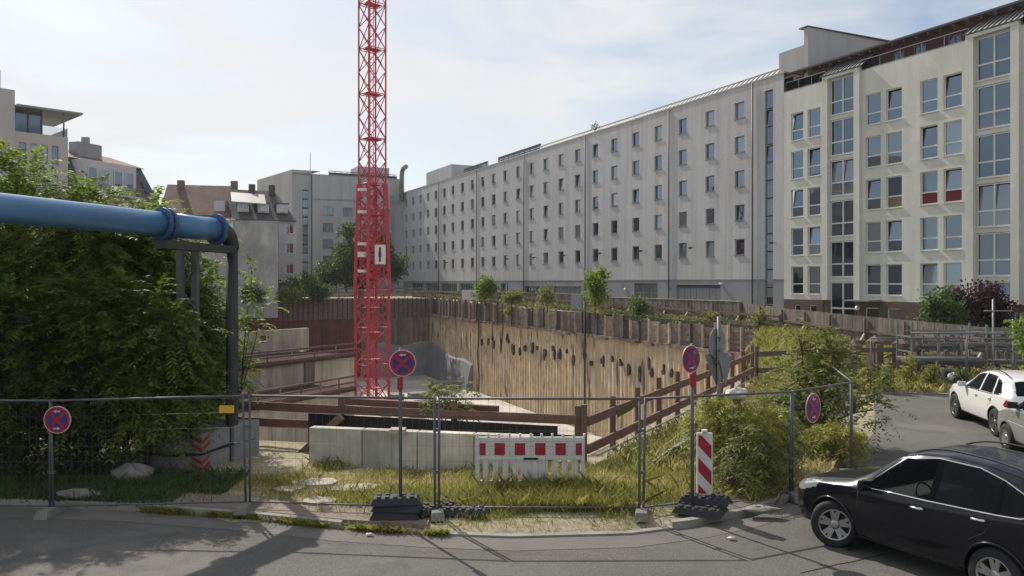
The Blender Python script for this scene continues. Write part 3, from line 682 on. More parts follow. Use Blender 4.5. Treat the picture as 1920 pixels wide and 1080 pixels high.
# curtains / lattice in the nearest two top windows, red-free
for (s0,s1,z0,z1) in gw: window(GB, PB, uf, s0, s1, z0, z1, .28, 'six' if (s1-s0) < 4.2 else 'bars', 'frame_grey', 0, 'pane', 'ground_floor_window')
b = MB(); p = PB-nf*.28
n_ = 7
for k in range(n_):
    a, c = gar[0]+(gar[1]-gar[0])*k/n_, gar[0]+(gar[1]-gar[0])*(k+1)/n_
    b.box(tuple(p+uf*((a+c)/2)+UP*1.9), (c-a-.05,.06,3.3), math.atan2(uf.y,uf.x))
b.build('garage_door', 'stucco_base', GB)
b = MB(); b.box(tuple(PB-nf*.2+uf*((gar[0]+gar[1])/2)+UP*3.7), (gar[1]-gar[0],.1,.25), math.atan2(uf.y,uf.x)); b.build('door_lintel', 'metal_dark', GB)
# stair strip
zz = st[3]; k = 0
while zz > st[2]+.3:
    z0 = max(st[2], zz-1.45); window(GB, PB, uf, st[0]+.02, st[1]-.02, z0, zz-.08, .16, 'strip', 'frame_grey', .08 if k in (1,3) else 0, 'pane_big', 'stair_window'); zz -= 1.45; k += 1
# downpipes
for x in (1412, 1255, 1098, 983, 894, 823):
    p = PB+uf*S(x)+nf*.09; b = MB(); b.tube([p+UP*.2, p+UP*20.5], .055, 8); b.build('downpipe', 'metal_dark', GB)
# facade lamps
for x in (1455, 1302, 1209, 1131, 1064, 1007, 957, 913, 874, 842, 808):
    p = PB+uf*S(x)+UP*7.2; b = MB(); b.tube([p, p+nf*.42], .02, 6); b.box(tuple(p+nf*.5-UP*.03), (.26,.22,.18), math.atan2(uf.y,uf.x)); b.build('wall_lamp', 'metal_dark', GB)
p = PB+uf*S(1358)+UP*3.95; b = MB(); b.tube([p, p+nf*.3], .02, 6); b.box(tuple(p+nf*.35), (.4,.2,.16), math.atan2(uf.y,uf.x)); b.build('wall_camera', 'white_panel', GB)
p = PB+uf*S(1175)+UP*3.3; b = MB(); b.tube([p, p+nf*.15], .02, 6); b.lathe([(0,0),(.02,.14),(.12,.16),(.2,0)], p+nf*.12, nf, 12); b.build('round_wall_lamp', 'white_panel', GB)
# roof: set back slatted metal band and flat roof
b = MB()
def qf(s_, z, o_): p = PB+uf*s_+nf*o_; return Vector((p.x,p.y,z))
b.hexa([qf(0,20.6,-.05),qf(LT,20.6,-.05),qf(LT,20.6,-14),qf(0,20.6,-14),qf(0,20.75,-.05),qf(LT,20.75,-.05),qf(LT,20.75,-14),qf(0,20.75,-14)])
b.hexa([qf(S(1005),20.75,-.3),qf(S(1455),20.75,-.3),qf(S(1455),20.75,-13),qf(S(1005),20.75,-13),qf(S(1005),21.35,-1.0),qf(S(1455),21.35,-1.0),qf(S(1455),21.35,-13),qf(S(1005),21.35,-13)])
b.build('roof', 'roof_metal', GB)
b = MB(); s_ = S(1005)
while s_ < S(1455):
    b.seg(qf(s_,20.76,-.26), qf(s_,21.38,-.97), .10, .05); s_ += .62
b.seg(qf(S(1005),21.4,-1.0), qf(S(1455),21.4,-1.0), .12, .06); b.seg(qf(0,20.63,.0), qf(LT,20.63,.0), .12, .1)
b.build('roof_slats', 'stucco_wing', GB)
b = MB()
for s0, s1 in ((S(862),S(905)),(S(925),S(1003))):
    for z in (20.9, 21.15, 21.4, 21.6): b.seg(qf(s0,z,-.8), qf(s1,z,-.8), .25, .12)
    k = s0
    while k < s1: b.seg(qf(k,20.7,-.85), qf(k,21.7,-.85), .1, .1); k += 1.6
b.build('roof_louvre', 'metal_dark', GB)
b = MB()     # end gable rising above the cream house
b.hexa([qf(S(1450),20.7,-.6),qf(S(1497),20.7,-.6),qf(S(1497),20.7,-13),qf(S(1450),20.7,-13),qf(S(1450),22.5,-.6),qf(S(1497),22.5,-.6),qf(S(1497),22.5,-13),qf(S(1450),22.5,-13)])
b.hexa([qf(S(1497),18,-.6),qf(S(1504),18,-.6),qf(S(1504),18,-22),qf(S(1497),18,-22),qf(S(1497),23.8,-.6),qf(S(1504),23.8,-.6),qf(S(1504),23.8,-22),qf(S(1497),23.8,-22)])
b.build('fire_wall', 'stucco_wing', GB)
b = MB(); b.seg(qf(S(1496.5),23.85,-.5), qf(S(1496.5)+.4,23.85,-22), .9, .08); b.build('wall_coping', 'metal_dark', GB)
b = MB()  # far roof: mechanical box, railing, duct
b.hexa([qf(S(770),20.7,-3),qf(S(815),20.7,-3),qf(S(815),20.7,-12),qf(S(770),20.7,-12),qf(S(770),24,-3),qf(S(815),24,-3),qf(S(815),24,-12),qf(S(770),24,-12)])
b.build('roof_plant_room', 'stucco_wing', GB)
b = MB(); p = PB-nf*.2+uf*1.0
b.tube([p+nf*.9+UP*19, p+nf*.9+UP*23.6, p+nf*.9+uf*.25+UP*24.4, p+nf*.9+uf*1.0+UP*24.9, p+nf*.9+uf*2.4+UP*25.0], .42, 14)
b.build('exhaust_duct', 'lead', GB)

b = MB(); b.quad(qf(.2,-.5,-1.2),qf(LT-.2,-.5,-1.2),qf(LT-.2,20.5,-1.2),qf(.2,20.5,-1.2)); b.build('interior_blackout', 'interior', GB)  # dark sheet added so no sky light passes through the hollow building

# ---------------------------------------------------------------- wing building at the back
wu = Vector((-nf.x, -nf.y, 0))      # wing runs from corner towards the left, i.e. outward normal direction of the grey facade reversed
wl = nf.copy()                       # leftwards and a little to the camera
PW = PB.copy()
WB = empty('grey_wing_building', PW+wl*10, 'grey windowless looking wing closing the courtyard behind the red crane', 'building'); WB.location.z = 0
PL = PW+wl*20.3                     # left corner
uw = (PW-PL).normalized(); nw = Vector((uw.y,-uw.x,0)); LW = (PW-PL).length
wops = []
def WS(px):   # s coordinate on the wing line for a pixel column
    best = min((abs((PL+uw*s_).x/(PL+uw*s_).y*F+960-px), s_) for s_ in np.linspace(0, LW, 400)); return float(best[1])
sst = (WS(567), WS(578), 4.5, 20.3)
for px in (615, 652, 690, 722):
    s_ = WS(px)
    for z in (16.7, 13.8, 10.9, 8.0): wops.append((s_-.95, s_+.95, z-.8, z+.8))
b = facade(PL, uw, LW, -.5, 22.9, wops+[sst], .15); b.build('wall', 'stucco_wing', WB)
for o in wops: window(WB, PL, uw, *o, .13, 'split', 'frame_grey')
zz = sst[3]
while zz > sst[2]+.2:
    window(WB, PL, uw, sst[0]+.02, sst[1]-.02, zz-1.55, zz-.15, .12, 'strip', 'frame_grey', 0, 'pane', 'stair_window'); zz -= 1.58
b = MB(); b.prism([(p.x,p.y) for p in (PL, PW, PW-nw*14, PL-nw*14)], 22.9, 23.15); b.build('roof', 'roof_metal', WB)
le = PL+Vector((-10.6, 13.3*K, 0)); b = MB()
b.quad(le+UP*-.5, PL+UP*-.5, PL+UP*23.7, le+UP*23.7); b.quad(PL+UP*23.7, PL+uw*5+UP*23.7, le+uw*5+UP*23.7, le+UP*23.7); b.quad(PL+UP*22.9, PL+uw*3.4+UP*22.9, PL+uw*3.4+UP*23.7, PL+UP*23.7); b.quad(PL+uw*3.4+UP*22.9, le+uw*5+UP*22.9, le+uw*5+UP*23.7, PL+uw*3.4+UP*23.7)
b.build('side_wall', 'stucco_wing', WB)
# lower storey block standing forward
f0, f1 = WS(588), WS(745); b = MB()
s_ = WS(584); b.tube([PL+uw*s_+nw*.12+UP*2, PL+uw*s_+nw*.12+UP*22.9], .08, 8); b.build('downpipe', 'metal_dark', WB)
b = MB(); b.seg(PL+uw*f0+nw*.06+UP*18.8, PL+uw*f1+nw*.06+UP*18.8, .12, .16); b.build('cornice', 'roof_metal', WB)
b = MB()
k = f0+3
while k < LW-1: b.seg(PL+uw*k-nw*1.2+UP*22.9, PL+uw*k-nw*1.2+UP*24.0, .1, .1); k += 1.1
b.seg(PL+uw*(f0+3)-nw*1.2+UP*24, PL+uw*(LW-1)-nw*1.2+UP*24, .12, .1); b.seg(PL+uw*(f0+3)-nw*1.2+UP*23.5, PL+uw*(LW-1)-nw*1.2+UP*23.5, .5, .5); b.build('roof_louvre', 'metal_dark', WB)
b = MB(); p = PL+uw*WS(586)-nw*2; b.tube([p+UP*23, p+UP*27.2], .05, 6); b.build('roof_mast', 'metal_dark', WB)
b = MB(); p = PL+uw*(LW-2.4)+nw*.08
b.seg(p+UP*2, p+UP*20, .8, .1); b.build('joint_panel', 'stucco_base', WB)
o = MB(); o.box(tuple(PL+uw*(LW-5)-nw*5+UP*24.2), (6,5,2.4), math.atan2(uw.y,uw.x)); o.build('roof_plant_room', 'stucco_wing', WB)

# ---------------------------------------------------------------- cream apartment building
PC = FX(2120); CL = (PC-PA).length
CB = empty('cream_apartment_building', (PA+PC)/2, 'cream apartment building with tall white framed stair windows and dark plinth at the right', 'building'); CB.location.z = 0
def SC(px): return (FX(px)-PA).dot(uf)
cols2 = [(1486,1503),(1517,1535),(1626,1648),(1664.5,1687.5),(1729,1754),(1773,1799),(1925,1960),(1975,2010)]
ops = []; wins = []
for ci, (a, c) in enumerate(cols2):
    m_ = (SC(a)+SC(c))/2
    for k in range(5):
        zt = 17.2-2.985*k; o = (m_-.62, m_+.62, zt-2.14, zt); ops.append(o); wins.append((ci,k,o))
tow = [(1556,1604),(1830,1898)]; tops = []
for a, c in tow:
    s0, s1 = SC(a), SC(c)
    for k in range(6): zt = 18.95-2.98*k; tops.append((s0, s1, zt-2.64, zt) if k < 5 else (s0, s1, 1.0, zt))
b = facade(PA, uf, CL, 2.7, 19.0, [(o[0],o[1],max(o[2],2.7),o[3]) for o in ops+tops if o[3] > 2.7], .2); b.build('wall', 'stucco_cream', CB)
pw = [(SC(1489),SC(1501),.9,2.3),(SC(1517),SC(1531),.9,2.3),(SC(1622),SC(1648),.6,2.25),(SC(1663),SC(1688),.6,2.25),(SC(1900),SC(1950),.6,2.25)]
b = facade(PA+nf*.03, uf, CL, -.5, 2.7, pw+[(SC(a),SC(c),1.0,2.7) for a, c in tow], .22); b.build('plinth', 'plinth', CB)
for o in pw: window(CB, PA, uf, *o, .15, 'plain', 'frame_white', 0, 'pane', 'basement_window')
for ci, k, o in wins:
    low = None
    if k == 2 and ci in (4,5): low = 'shutter_red'
    if k == 2 and ci == 3: low = 'shutter_tan'
    tl = .13 if (ci*7+k*3) % 5 < 2 else 0
    window(CB, PA, uf, *o, .17, 'transom', 'frame_white', tl, 'pane', 'window', low=low)
for o in tops: window(CB, PA, uf, o[0]+.03, o[1]-.03, o[2]+.02, o[3]-.02, .12, 'cross', 'frame_white', .14 if rng.random() < .2 else 0, 'pane_big', 'stair_window')
for a, c in tow:  # jambs standing slightly forward, and the lean-to glazing over the shaft
    s0, s1 = SC(a), SC(c)
    b = MB()
    for s_ in (s0-.28, s1+.28): b.seg(PA+uf*s_+nf*.12+UP*2.72, PA+uf*s_+nf*.12+UP*19.25, .24, .5, up=uf)
    b.seg(PA+uf*(s0-.5)+nf*.12+UP*19.2, PA+uf*(s1+.5)+nf*.12+UP*19.2, .3, .3); b.build('shaft_surround', 'stucco_cream', CB)
    b = MB(); lo0, lo1 = PA+uf*(s0-.7)+nf*.25+UP*19.3, PA+uf*(s1+.7)+nf*.25+UP*19.3; up0, up1 = PA+uf*(s0-.2)-nf*1.0+UP*20.35, PA+uf*(s1+1.0)-nf*1.0+UP*20.35
    b.quad(lo0, lo1, up1, up0); b.m = 1
    for k in range(11): b.seg(lo0.lerp(lo1,k/10)+UP*.04, up0.lerp(up1,k/10)+UP*.04, .07, .06)
    b.seg(lo0, lo1, .1, .1); b.build('shaft_roof', ['shaft_metal','metal_dark'], CB)
for px in (1546, 1607, 1816, 1912):
    p = PA+uf*SC(px)+nf*.12; b = MB(); zt = 18.9 if px in (1546,1816) else 17.6; b.tube([p+UP*.1, p+UP*zt], .06, 8); b.build('downpipe', 'metal_dark', CB)
b = MB()
def qc(s_, z, o_): p = PA+uf*s_+nf*o_; return Vector((p.x,p.y,z))
b.hexa([qc(0,19.0,0.0),qc(CL,19.0,0.0),qc(CL,19.0,-13),qc(0,19.0,-13),qc(0,19.08,0.0),qc(CL,19.08,0.0),qc(CL,19.08,-13),qc(0,19.08,-13)]); b.build('terrace_slab', 'lead', CB)
s4 = [(SC(px)-.45, SC(px)+.45, 19.15, 20.05) for px in (1513,1660,1700,1765,1806,1970)]
b = facade(PA-nf*1.3, uf, CL, 19.08, 20.35, s4, .12); b.build('penthouse_wall', 'redwall', CB)
for o in s4: window(CB, PA-nf*1.3, uf, *o, .08, 'split', 'frame_white', 0, 'pane', 'penthouse_window')
b = MB(); e0 = SC(1492)
b.hexa([qc(e0,20.35,-.15),qc(CL,20.35,-.15),qc(CL,21.6,-6),qc(e0,21.6,-6),qc(e0,20.5,-.15),qc(CL,20.5,-.15),qc(CL,21.8,-6),qc(e0,21.8,-6)]); b.build('roof', 'slate', CB)
b = MB(); k = e0+.4
while k < CL: b.seg(qc(k,20.28,-.18), qc(k,20.45,-1.25), .12, .14); k += .9
b.build('roof_rafters', 'timber_red', CB)
b = MB(); b.seg(qc(e0,20.46,-.08), qc(CL,20.46,-.08), .13, .13); b.build('gutter', 'metal_dark', CB)
for s0, s1 in ((.1, SC(1546)), (SC(1612), SC(1814)), (SC(1915), CL-.2)):
    b = MB(); b.box(tuple((qc(s0,19.45,-.1)+qc(s1,19.45,-.1))/2), (s1-s0,.02,.6), math.atan2(uf.y,uf.x)); b.build('balcony_glass', 'rail_glass', CB)
    b = MB(); b.seg(qc(s0,19.78,-.1), qc(s1,19.78,-.1), .05, .05)
    k = s0
    while k <= s1+.01: b.seg(qc(k,19.05,-.1), qc(k,19.78,-.1), .04, .04); k += max(.9,(s1-s0)/max(1,round((s1-s0)/1.5)))
    b.build('balcony_rail', 'lead', CB)
b = MB(); pp = qc(SC(1640),22.3,-9); b.lathe([(-.9,0),(-.9,.7),(.9,.7),(.9,0)], pp, uf, 16); b.box((pp.x,pp.y,pp.z-.6),(2.2,1.4,1.2), math.atan2(uf.y,uf.x)); b.build('roof_fan', 'metal_dark', CB)
b = MB(); b.seg(qc(SC(1605),2.75,.7), qc(SC(1655),2.75,.7), 1.3, .1); b.build('entrance_canopy', 'lead', CB)
b = MB(); p = qc(SC(1612),2.2,.15); b.lathe([(0,0),(.03,.14),(.14,.17),(.24,0)], p, nf, 12); b.build('round_wall_lamp', 'white_panel', CB)

b = MB(); b.quad(qc(.1,-.5,-1.25),qc(CL,-.5,-1.25),qc(CL,18.9,-1.25),qc(.1,18.9,-1.25)); b.build('interior_blackout', 'interior', CB)  # added dark sheet, blocks sky light behind the open windows
b = MB(); b.quad(PL+uw*.2-nw*1+UP*-.5, PL+uw*(LW-.2)-nw*1+UP*-.5, PL+uw*(LW-.2)-nw*1+UP*22.8, PL+uw*.2-nw*1+UP*22.8); b.build('interior_blackout', 'interior', WB)  # same added dark sheet inside the grey wing, against sky light

# ---------------------------------------------------------------- houses at the left
def line(A, B): u_ = (B-A); L_ = u_.length; u_.normalize(); return u_, Vector((u_.y,-u_.x,0)), L_
# white block with roof terrace
A, B = PT(-56.5,63.4), PT(-44.6,75); u1, n1, L1 = line(A, B)
HW = empty('white_terrace_house', (A+B)/2, 'pale grey house with a glazed roof terrace under a thin canopy at far left', 'building')
def s1x(px): return float(min((abs((A+u1*s_).x/(A+u1*s_).y*F+960-px), s_) for s_ in np.linspace(0, L1, 600))[1])
ow = []
for a, c in ((35,49),(57,70),(77,90),(97,110)):
    for zt in (17.6, 14.6, 11.6): ow.append((s1x(a), s1x(c), zt-1.8, zt))
b = facade(A, u1, L1, -.5, 18.6, ow, .15); n2 = -n1
b.quad(B+UP*-.5, B+n2*12+UP*-.5, B+n2*12+UP*18.6, B+UP*18.6); b.quad(A+UP*18.6, B+UP*18.6, B+n2*12+UP*18.6, A+n2*12+UP*18.6)
b.build('wall', 'render_pink', HW)
for o in ow: window(HW, A, u1, *o, .13, 'plain', 'frame_grey')
b = MB(); t0 = s1x(27); cc = A+u1*(t0/2)+n2*6; b.box((cc.x,cc.y,11), (t0,12.3,23), math.atan2(u1.y,u1.x)); cc = A+u1*(t0/2-.6)+n2*6; b.box((cc.x,cc.y,23.3), (t0-1.0,11.5,1.9), math.atan2(u1.y,u1.x)); b.build('stair_block', 'render_pink', HW)
b = MB(); p0, p1 = A+u1*(t0+.1)+n1*.6, B+u1*1.2+n1*.6
b.hexa([p0+UP*20.95,p1+UP*20.95,p1+n2*9+UP*20.95,p0+n2*9+UP*20.95,p0+UP*21.15,p1+UP*21.15,p1+n2*9+UP*21.15,p0+n2*9+UP*21.15]); b.build('terrace_canopy', 'lead', HW)
b = MB()
k = t0+.3
while k < L1-2: b.seg(A+u1*k+n2*1.2+UP*18.6, A+u1*k+n2*1.2+UP*20.95, .1, .1); k += 1.2
b.seg(B-u1*.3+n2*.3+UP*18.6, B-u1*.3+n2*.3+UP*20.95, .12, .12); b.build('terrace_post', 'lead', HW)
b = MB(); c0, c1 = A+u1*(t0+.3)+n2*1.3, A+u1*(L1-2)+n2*1.3; b.quad(c0+UP*18.6, c1+UP*18.6, c1+UP*20.95, c0+UP*20.95); b.build('terrace_glazing', 'pane_big', HW)
b = MB(); c0, c1 = A+u1*(t0+.3)+n2*.15, B+n2*.15; b.quad(c0+UP*18.6, c1+UP*18.6, c1+UP*19.5, c0+UP*19.5); b.quad(c1+UP*18.6, c1+n2*6+UP*18.6, c1+n2*6+UP*19.5, c1+UP*19.5); b.build('terrace_balustrade', 'rail_glass', HW)
# mansard house
A, B = PT(-52.1,87.6), PT(-47.2,100); u1, n1, L1 = line(A, B); n2 = -n1
HM = empty('mansard_house', (A+B)/2, 'house with dark mansard roof and two stacked balconies left of the brown tiled roof', 'building')
bx = MB(); ow = []
for s_ in (1.5, 3.4, 8.5, 10.6):
    for zt in (12.9, 9.9): ow.append((s_, s_+1.3, zt-2.0, zt))
b = facade(A, u1, L1, -.5, 14.6, ow, .15)
b.quad(B+UP*-.5, B+n2*11+UP*-.5, B+n2*11+UP*14.6, B+UP*14.6); b.build('wall', 'render_white', HM)
for o in ow: window(HM, A, u1, *o, .13, 'split', 'frame_white')
b = MB(); i1 = 2.2
b.poly([A+UP*14.6, B+UP*14.6, B-u1*1+n2*i1+UP*19.2, A+u1*1+n2*i1+UP*19.2]); b.poly([B+UP*14.6, B+n2*11+UP*14.6, B-u1*1+n2*9+UP*19.2, B-u1*1+n2*i1+UP*19.2])
b.m = 1; b.poly([A+u1*.6+n2*1.9+UP*19.22, B-u1*.6+n2*1.9+UP*19.22, B-u1*3+n2*5.5+UP*20.6, A+u1*3+n2*5.5+UP*20.6]); b.poly([B-u1*.6+n2*1.9+UP*19.22, B-u1*1+n2*9+UP*19.22, B-u1*3+n2*5.5+UP*20.6]); b.build('roof', ['slate','tiles_brown'], HM)
b = MB(); d0, d1 = 2.2, L1-4.0
b.hexa([A+u1*d0+n1*.02+UP*14.8,A+u1*d1+n1*.02+UP*14.8,A+u1*d1+n2*3+UP*14.8,A+u1*d0+n2*3+UP*14.8,A+u1*d0+n1*.02+UP*18.9,A+u1*d1+n1*.02+UP*18.9,A+u1*d1+n2*3+UP*18.9,A+u1*d0+n2*3+UP*18.9]); b.build('dormer', 'render_white', HM)
for s_ in (d0+.5, d0+2.3, d1-3.6, d1-1.8): window(HM, A+n1*.12, u1, s_, s_+1.3, 15.9, 18.0, .05, 'plain', 'frame_white', 0, 'pane', 'dormer_window')
for z in (14.9, 11.9):
    b = MB(); b.hexa([A+u1*d0+UP*(z-.2),A+u1*d1+UP*(z-.2),A+u1*d1+n1*1.4+UP*(z-.2),A+u1*d0+n1*1.4+UP*(z-.2),A+u1*d0+UP*z,A+u1*d1+UP*z,A+u1*d1+n1*1.4+UP*z,A+u1*d0+n1*1.4+UP*z]); b.m = 1
    k = d0
    while k <= d1: b.seg(A+u1*k+n1*1.35+UP*z, A+u1*k+n1*1.35+UP*(z+1), .06, .06); k += 1.3
    b.seg(A+u1*d0+n1*1.35+UP*(z+1), A+u1*d1+n1*1.35+UP*(z+1), .08, .08); b.m = 2
    b.quad(A+u1*d0+n1*1.37+UP*z, A+u1*d1+n1*1.37+UP*z, A+u1*d1+n1*1.37+UP*(z+.95), A+u1*d0+n1*1.37+UP*(z+.95)); b.build('balcony', ['render_white','lead','rail_glass'], HM)
b = MB(); c = B-u1*1.5+n2*1.0+UP*16.6; b.seg(c-UP*.7+n1*.5, c+UP*.7-n1*.15, .9, .08, up=n1); b.build('skylight', 'pane_big', HM)
b = MB(); c = A+u1*6+n2*4; b.box((c.x,c.y,20.6),(3.5,1.6,1.8), math.atan2(u1.y,u1.x)); b.lathe([(0,.5),(.8,.5),(.9,.2),(.9,0)], c+UP*21.5, UP, 14); b.build('chimney', 'lead', HM)
# brown tiled house, dark roofed house
def gable(name, A, B, depth, ze, zr, wm, rm, lab, wins_, hip=0, over=.4, front_only=False):
    u1, n1, L1 = line(A, B); n2 = -n1; r = empty(name, (A+B)/2, lab, 'house')
    b = facade(A, u1, L1, -.5, ze, wins_, .15); C_, D_ = B+n2*depth, A+n2*depth
    b.quad(B+UP*-.5, C_+UP*-.5, C_+UP*ze, B+UP*ze); b.quad(D_+UP*-.5, A+UP*-.5, A+UP*ze, D_+UP*ze)
    if not hip: b.poly([B+UP*ze, C_+UP*ze, (B+C_)/2+UP*(zr-.1)]); b.poly([D_+UP*ze, A+UP*ze, (A+D_)/2+UP*(zr-.1)])
    b.build('wall', wm, r)
    for o in wins_: window(r, A, u1, *o, .12, 'split', 'frame_white')
    b = MB(); m0, m1 = (A+D_)/2, (B+C_)/2-u1*hip
    a, c = A+n1*over, B+n1*over; 
    b.poly([a+UP*(ze-.2), c+UP*(ze-.2), m1+UP*zr, m0+UP*zr]); b.poly([C_+UP*ze, D_+UP*ze, m0+UP*zr, m1+UP*zr]); 
    if hip: b.poly([c+UP*(ze-.2), C_+UP*ze, m1+UP*zr])
    b.build('roof', rm, r); b = MB(); b.seg(a+UP*(ze-.2), c+UP*(ze-.2), .14, .14); b.build('gutter', 'metal_dark', r)
    return r, u1, n1, L1
A, B = PX(298,104), PX(434,106)
r, u1, n1, L1 = gable('tiled_house', A, B, 12, 13.6, 18.4, 'render_white', 'tiles_brown', 'white house with a worn brown tiled roof behind the blue pipe', [(2+i*2.2, 3.1+i*2.2, z, z+1.5) for i in range(4) for z in (11.2, 8.2, 5.2)])
# chimneys / dormers on that roof
for s_, z in ((2.0,18.2),(9.4,18.3)):
    b = MB(); c = A+u1*s_-n1*5.2; b.box((c.x,c.y,z),(.9,.6,1.5), 0); b.build('chimney', 'tiles_brown', r)
b = MB(); c = A+u1*(L1-1.5)-n1*1.2; b.box((c.x,c.y,14.9),(1.5,1.5,1.5), 0); b.build('roof_hatch', 'render_white', r)
b = MB(); c = A+u1*(L1)-n1*1.0; b.seg(A+u1*L1+n1*.3+UP*13.5, A+u1*L1-n1*6+UP*18.75, .5, .5); b.build('parapet_wall', 'slate', r)
A, B = PX(434,104), PX(556,107)
r, u1, n1, L1 = gable('dark_roofed_house', A, B, 11, 13.0, 17.6, 'render_white', 'slate', 'white house with dark roof and three small dormers next to the blank concrete wall', [(s_, s_+1.2, z, z+1.4) for s_ in (.6, 3.4, 7.2) for z in (11.0, 8.2, 5.3)], hip=2.6)
for s_ in (1.6, 4.3, 6.9):
    c = A+u1*s_-n1*1.6; d_ = empty  # dormer
    b = MB(); b.box((c.x,c.y,14.6),(1.5,2.2,1.3), math.atan2(u1.y,u1.x)); b.m = 1; b.box((c.x,c.y,15.32),(1.8,2.6,.12), math.atan2(u1.y,u1.x)); dd = b.build('dormer', ['render_white','slate'], r)
    wdo = window(r, c+n1*1.2-Vector((0,0,0)), u1, -.45, .45, 14.2, 15.1, 0.06, 'split', 'frame_white', 0, 'pane', 'dormer_window')
for s_ in (3.0, 5.8):
    b = MB(); c = A+u1*s_-n1*4.6; b.box((c.x,c.y,17.6),(.8,.6,1.5), 0); b.build('chimney', 'plinth', r)
b = MB(); p0, p1 = A+u1*.2-n1*.2+UP*13.9, A+u1*5-n1*.2+UP*13.2
b.hexa([A+u1*0+n1*.2+UP*15.2, A+u1*4.6+n1*.2+UP*15.0, A+u1*4.6-n1*3+UP*16.6, A-n1*3+UP*16.8]+[q+UP*.15 for q in (A+u1*0+n1*.2+UP*15.2, A+u1*4.6+n1*.2+UP*15.0, A+u1*4.6-n1*3+UP*16.6, A-n1*3+UP*16.8)]); b.build('roof_sheet', 'roof_metal', r)
b = MB(); lw = [PX(437,95), PX(521,95.5), PX(523,104), PX(430,104)]; b.prism([(p.x,p.y) for p in lw], -.5, 11.9)
tagp(b.build('blank_gable_wall', 'concrete_blank'), 'blank stained concrete firewall block in front of the dark roofed house', 'building')
b = MB(); lw = [PX(522,100), PX(542,100), PX(542,103), PX(522,103)]; b.prism([(p.x,p.y) for p in lw], -.5, 4.0)
tagp(b.build('garden_shed', 'steel_dark'), 'small dark shed between the blank firewall and the green bush', 'shed')

# ---------------------------------------------------------------- fences of boards behind the pit
def boardfence(P, ztop, hh, lab, braces, cap=True, m='board', side=-1, rails=True):
    r = empty('board_fence', P[0], lab, 'fence')
    for i in range(len(P)-1):
        A, B = P[i], P[i+1]; za, zb = ztop[i], ztop[i+1]; u_, n_, L_ = line(A, B); k = 0; b = MB()
        while k < L_:
            w_ = .19; f_ = min(1, (k+w_/2)/L_); p = A+u_*(k+w_/2); zt = za+(zb-za)*f_
            b.box((p.x+n_.x*rng.uniform(0,.02), p.y+n_.y*rng.uniform(0,.02), zt-hh/2+rng.uniform(-.01,.01)), (w_-.012,.028,hh), math.atan2(u_.y,u_.x)); k += w_
        b.build('boards', m, r)
        if cap: b = MB(); b.seg(A+UP*(za+.03), B+UP*(zb+.03), .12, .05); b.build('top_rail', 'board_top', r)
        np_ = max(1, int(L_/2.6))
        for j in range(np_+1):
            p = A.lerp(B, j/np_)+n_*.14; zt = za+(zb-za)*j/np_; b = MB(); b.seg(p+UP*(zt-hh-.2), p+UP*(zt-.1), .12, .12); b.build('post', 'timber', r)
            if braces:
                b = MB(); q = p+n_*1.1+u_*.2; b.seg(p+UP*(zt-hh*.45), q+UP*(zt-hh-.1), .09, .05); b.build('brace', 'board_top', r)
        if rails:
            b = MB(); b.seg(A+n_*.1+UP*(za-hh*.4), B+n_*.1+UP*(zb-hh*.4), .06, .12); b.build('rail', 'timber', r)
    return r
boardfence([PX(775,112), PX(940,96), PX(1100,78)], [2.75,2.75,2.75], 2.0, 'dark board fence behind the two green saplings at the foot of the grey building', False)
boardfence([PX(1098,74), PX(1250,62), PX(1390,54)], [2.6,2.62,2.62], 2.0, 'grey board fence with white capping in front of the garage door', True)
boardfence([PX(1392,54), PX(1470,48), PX(1560,43)], [2.55,2.35,2.25], 2.0, 'grey board fence with diagonal braces at the joint of grey and cream buildings', True, False)
boardfence([PX(1560,43), PX(1700,38), PX(1850,33.5)], [2.25,2.1,2.0], 2.0, 'brown board fence in front of the dark plinth of the cream building', True, False)
boardfence([PX(1850,33.5), PX(2000,31)], [2.0,2.0], 2.0, 'brown board fence section behind the scaffold racks at right edge', False, False)
def railfence(P, z, lab, hh=1.15, step=2.2, m='timber', name='timber_guard_rail', rr=(.55,1.05), ww=.16, drop=0, mpost=None):
    r = empty(name, P[0], lab, 'guard rail')
    for i in range(len(P)-1):
        A, B = P[i], P[i+1]; L_ = (B-A).length; k = max(1, round(L_/step)); u_, n_, _ = line(A, B)
        for j in range(k+1 if i == len(P)-2 else k):
            p = A.lerp(B, j/k); g = (z[i]+(z[i+1]-z[i])*j/k); b = MB(); b.seg(p+UP*(g-.4-drop), p+UP*(g+hh+rng.uniform(0,.12)), .13, .13); b.build('post', mpost or m, r)
        for q in rr:
            b = MB(); b.seg(A+n_*.09+UP*(z[i]+q), B+n_*.09+UP*(z[i+1]+q+rng.uniform(-.03,.03)), .05, ww); b.build('rail', m, r)
    return r
o3 = wn*-1.6
railfence([Cn+o3, W2+o3, R2+o3], [1.7,1.1,.8], 'weathered timber guard rail along the far rim above the lagging', step=2.0, hh=1.2)
railfence([PT(-38,97), PT(-24,103.5), PT(-12.5,108.5)], [1.7,1.75,1.8], 'dark timber guard rail along the back rim of the pit', step=3, rr=(.4,.9,1.4), hh=1.5, m='beam_grey')
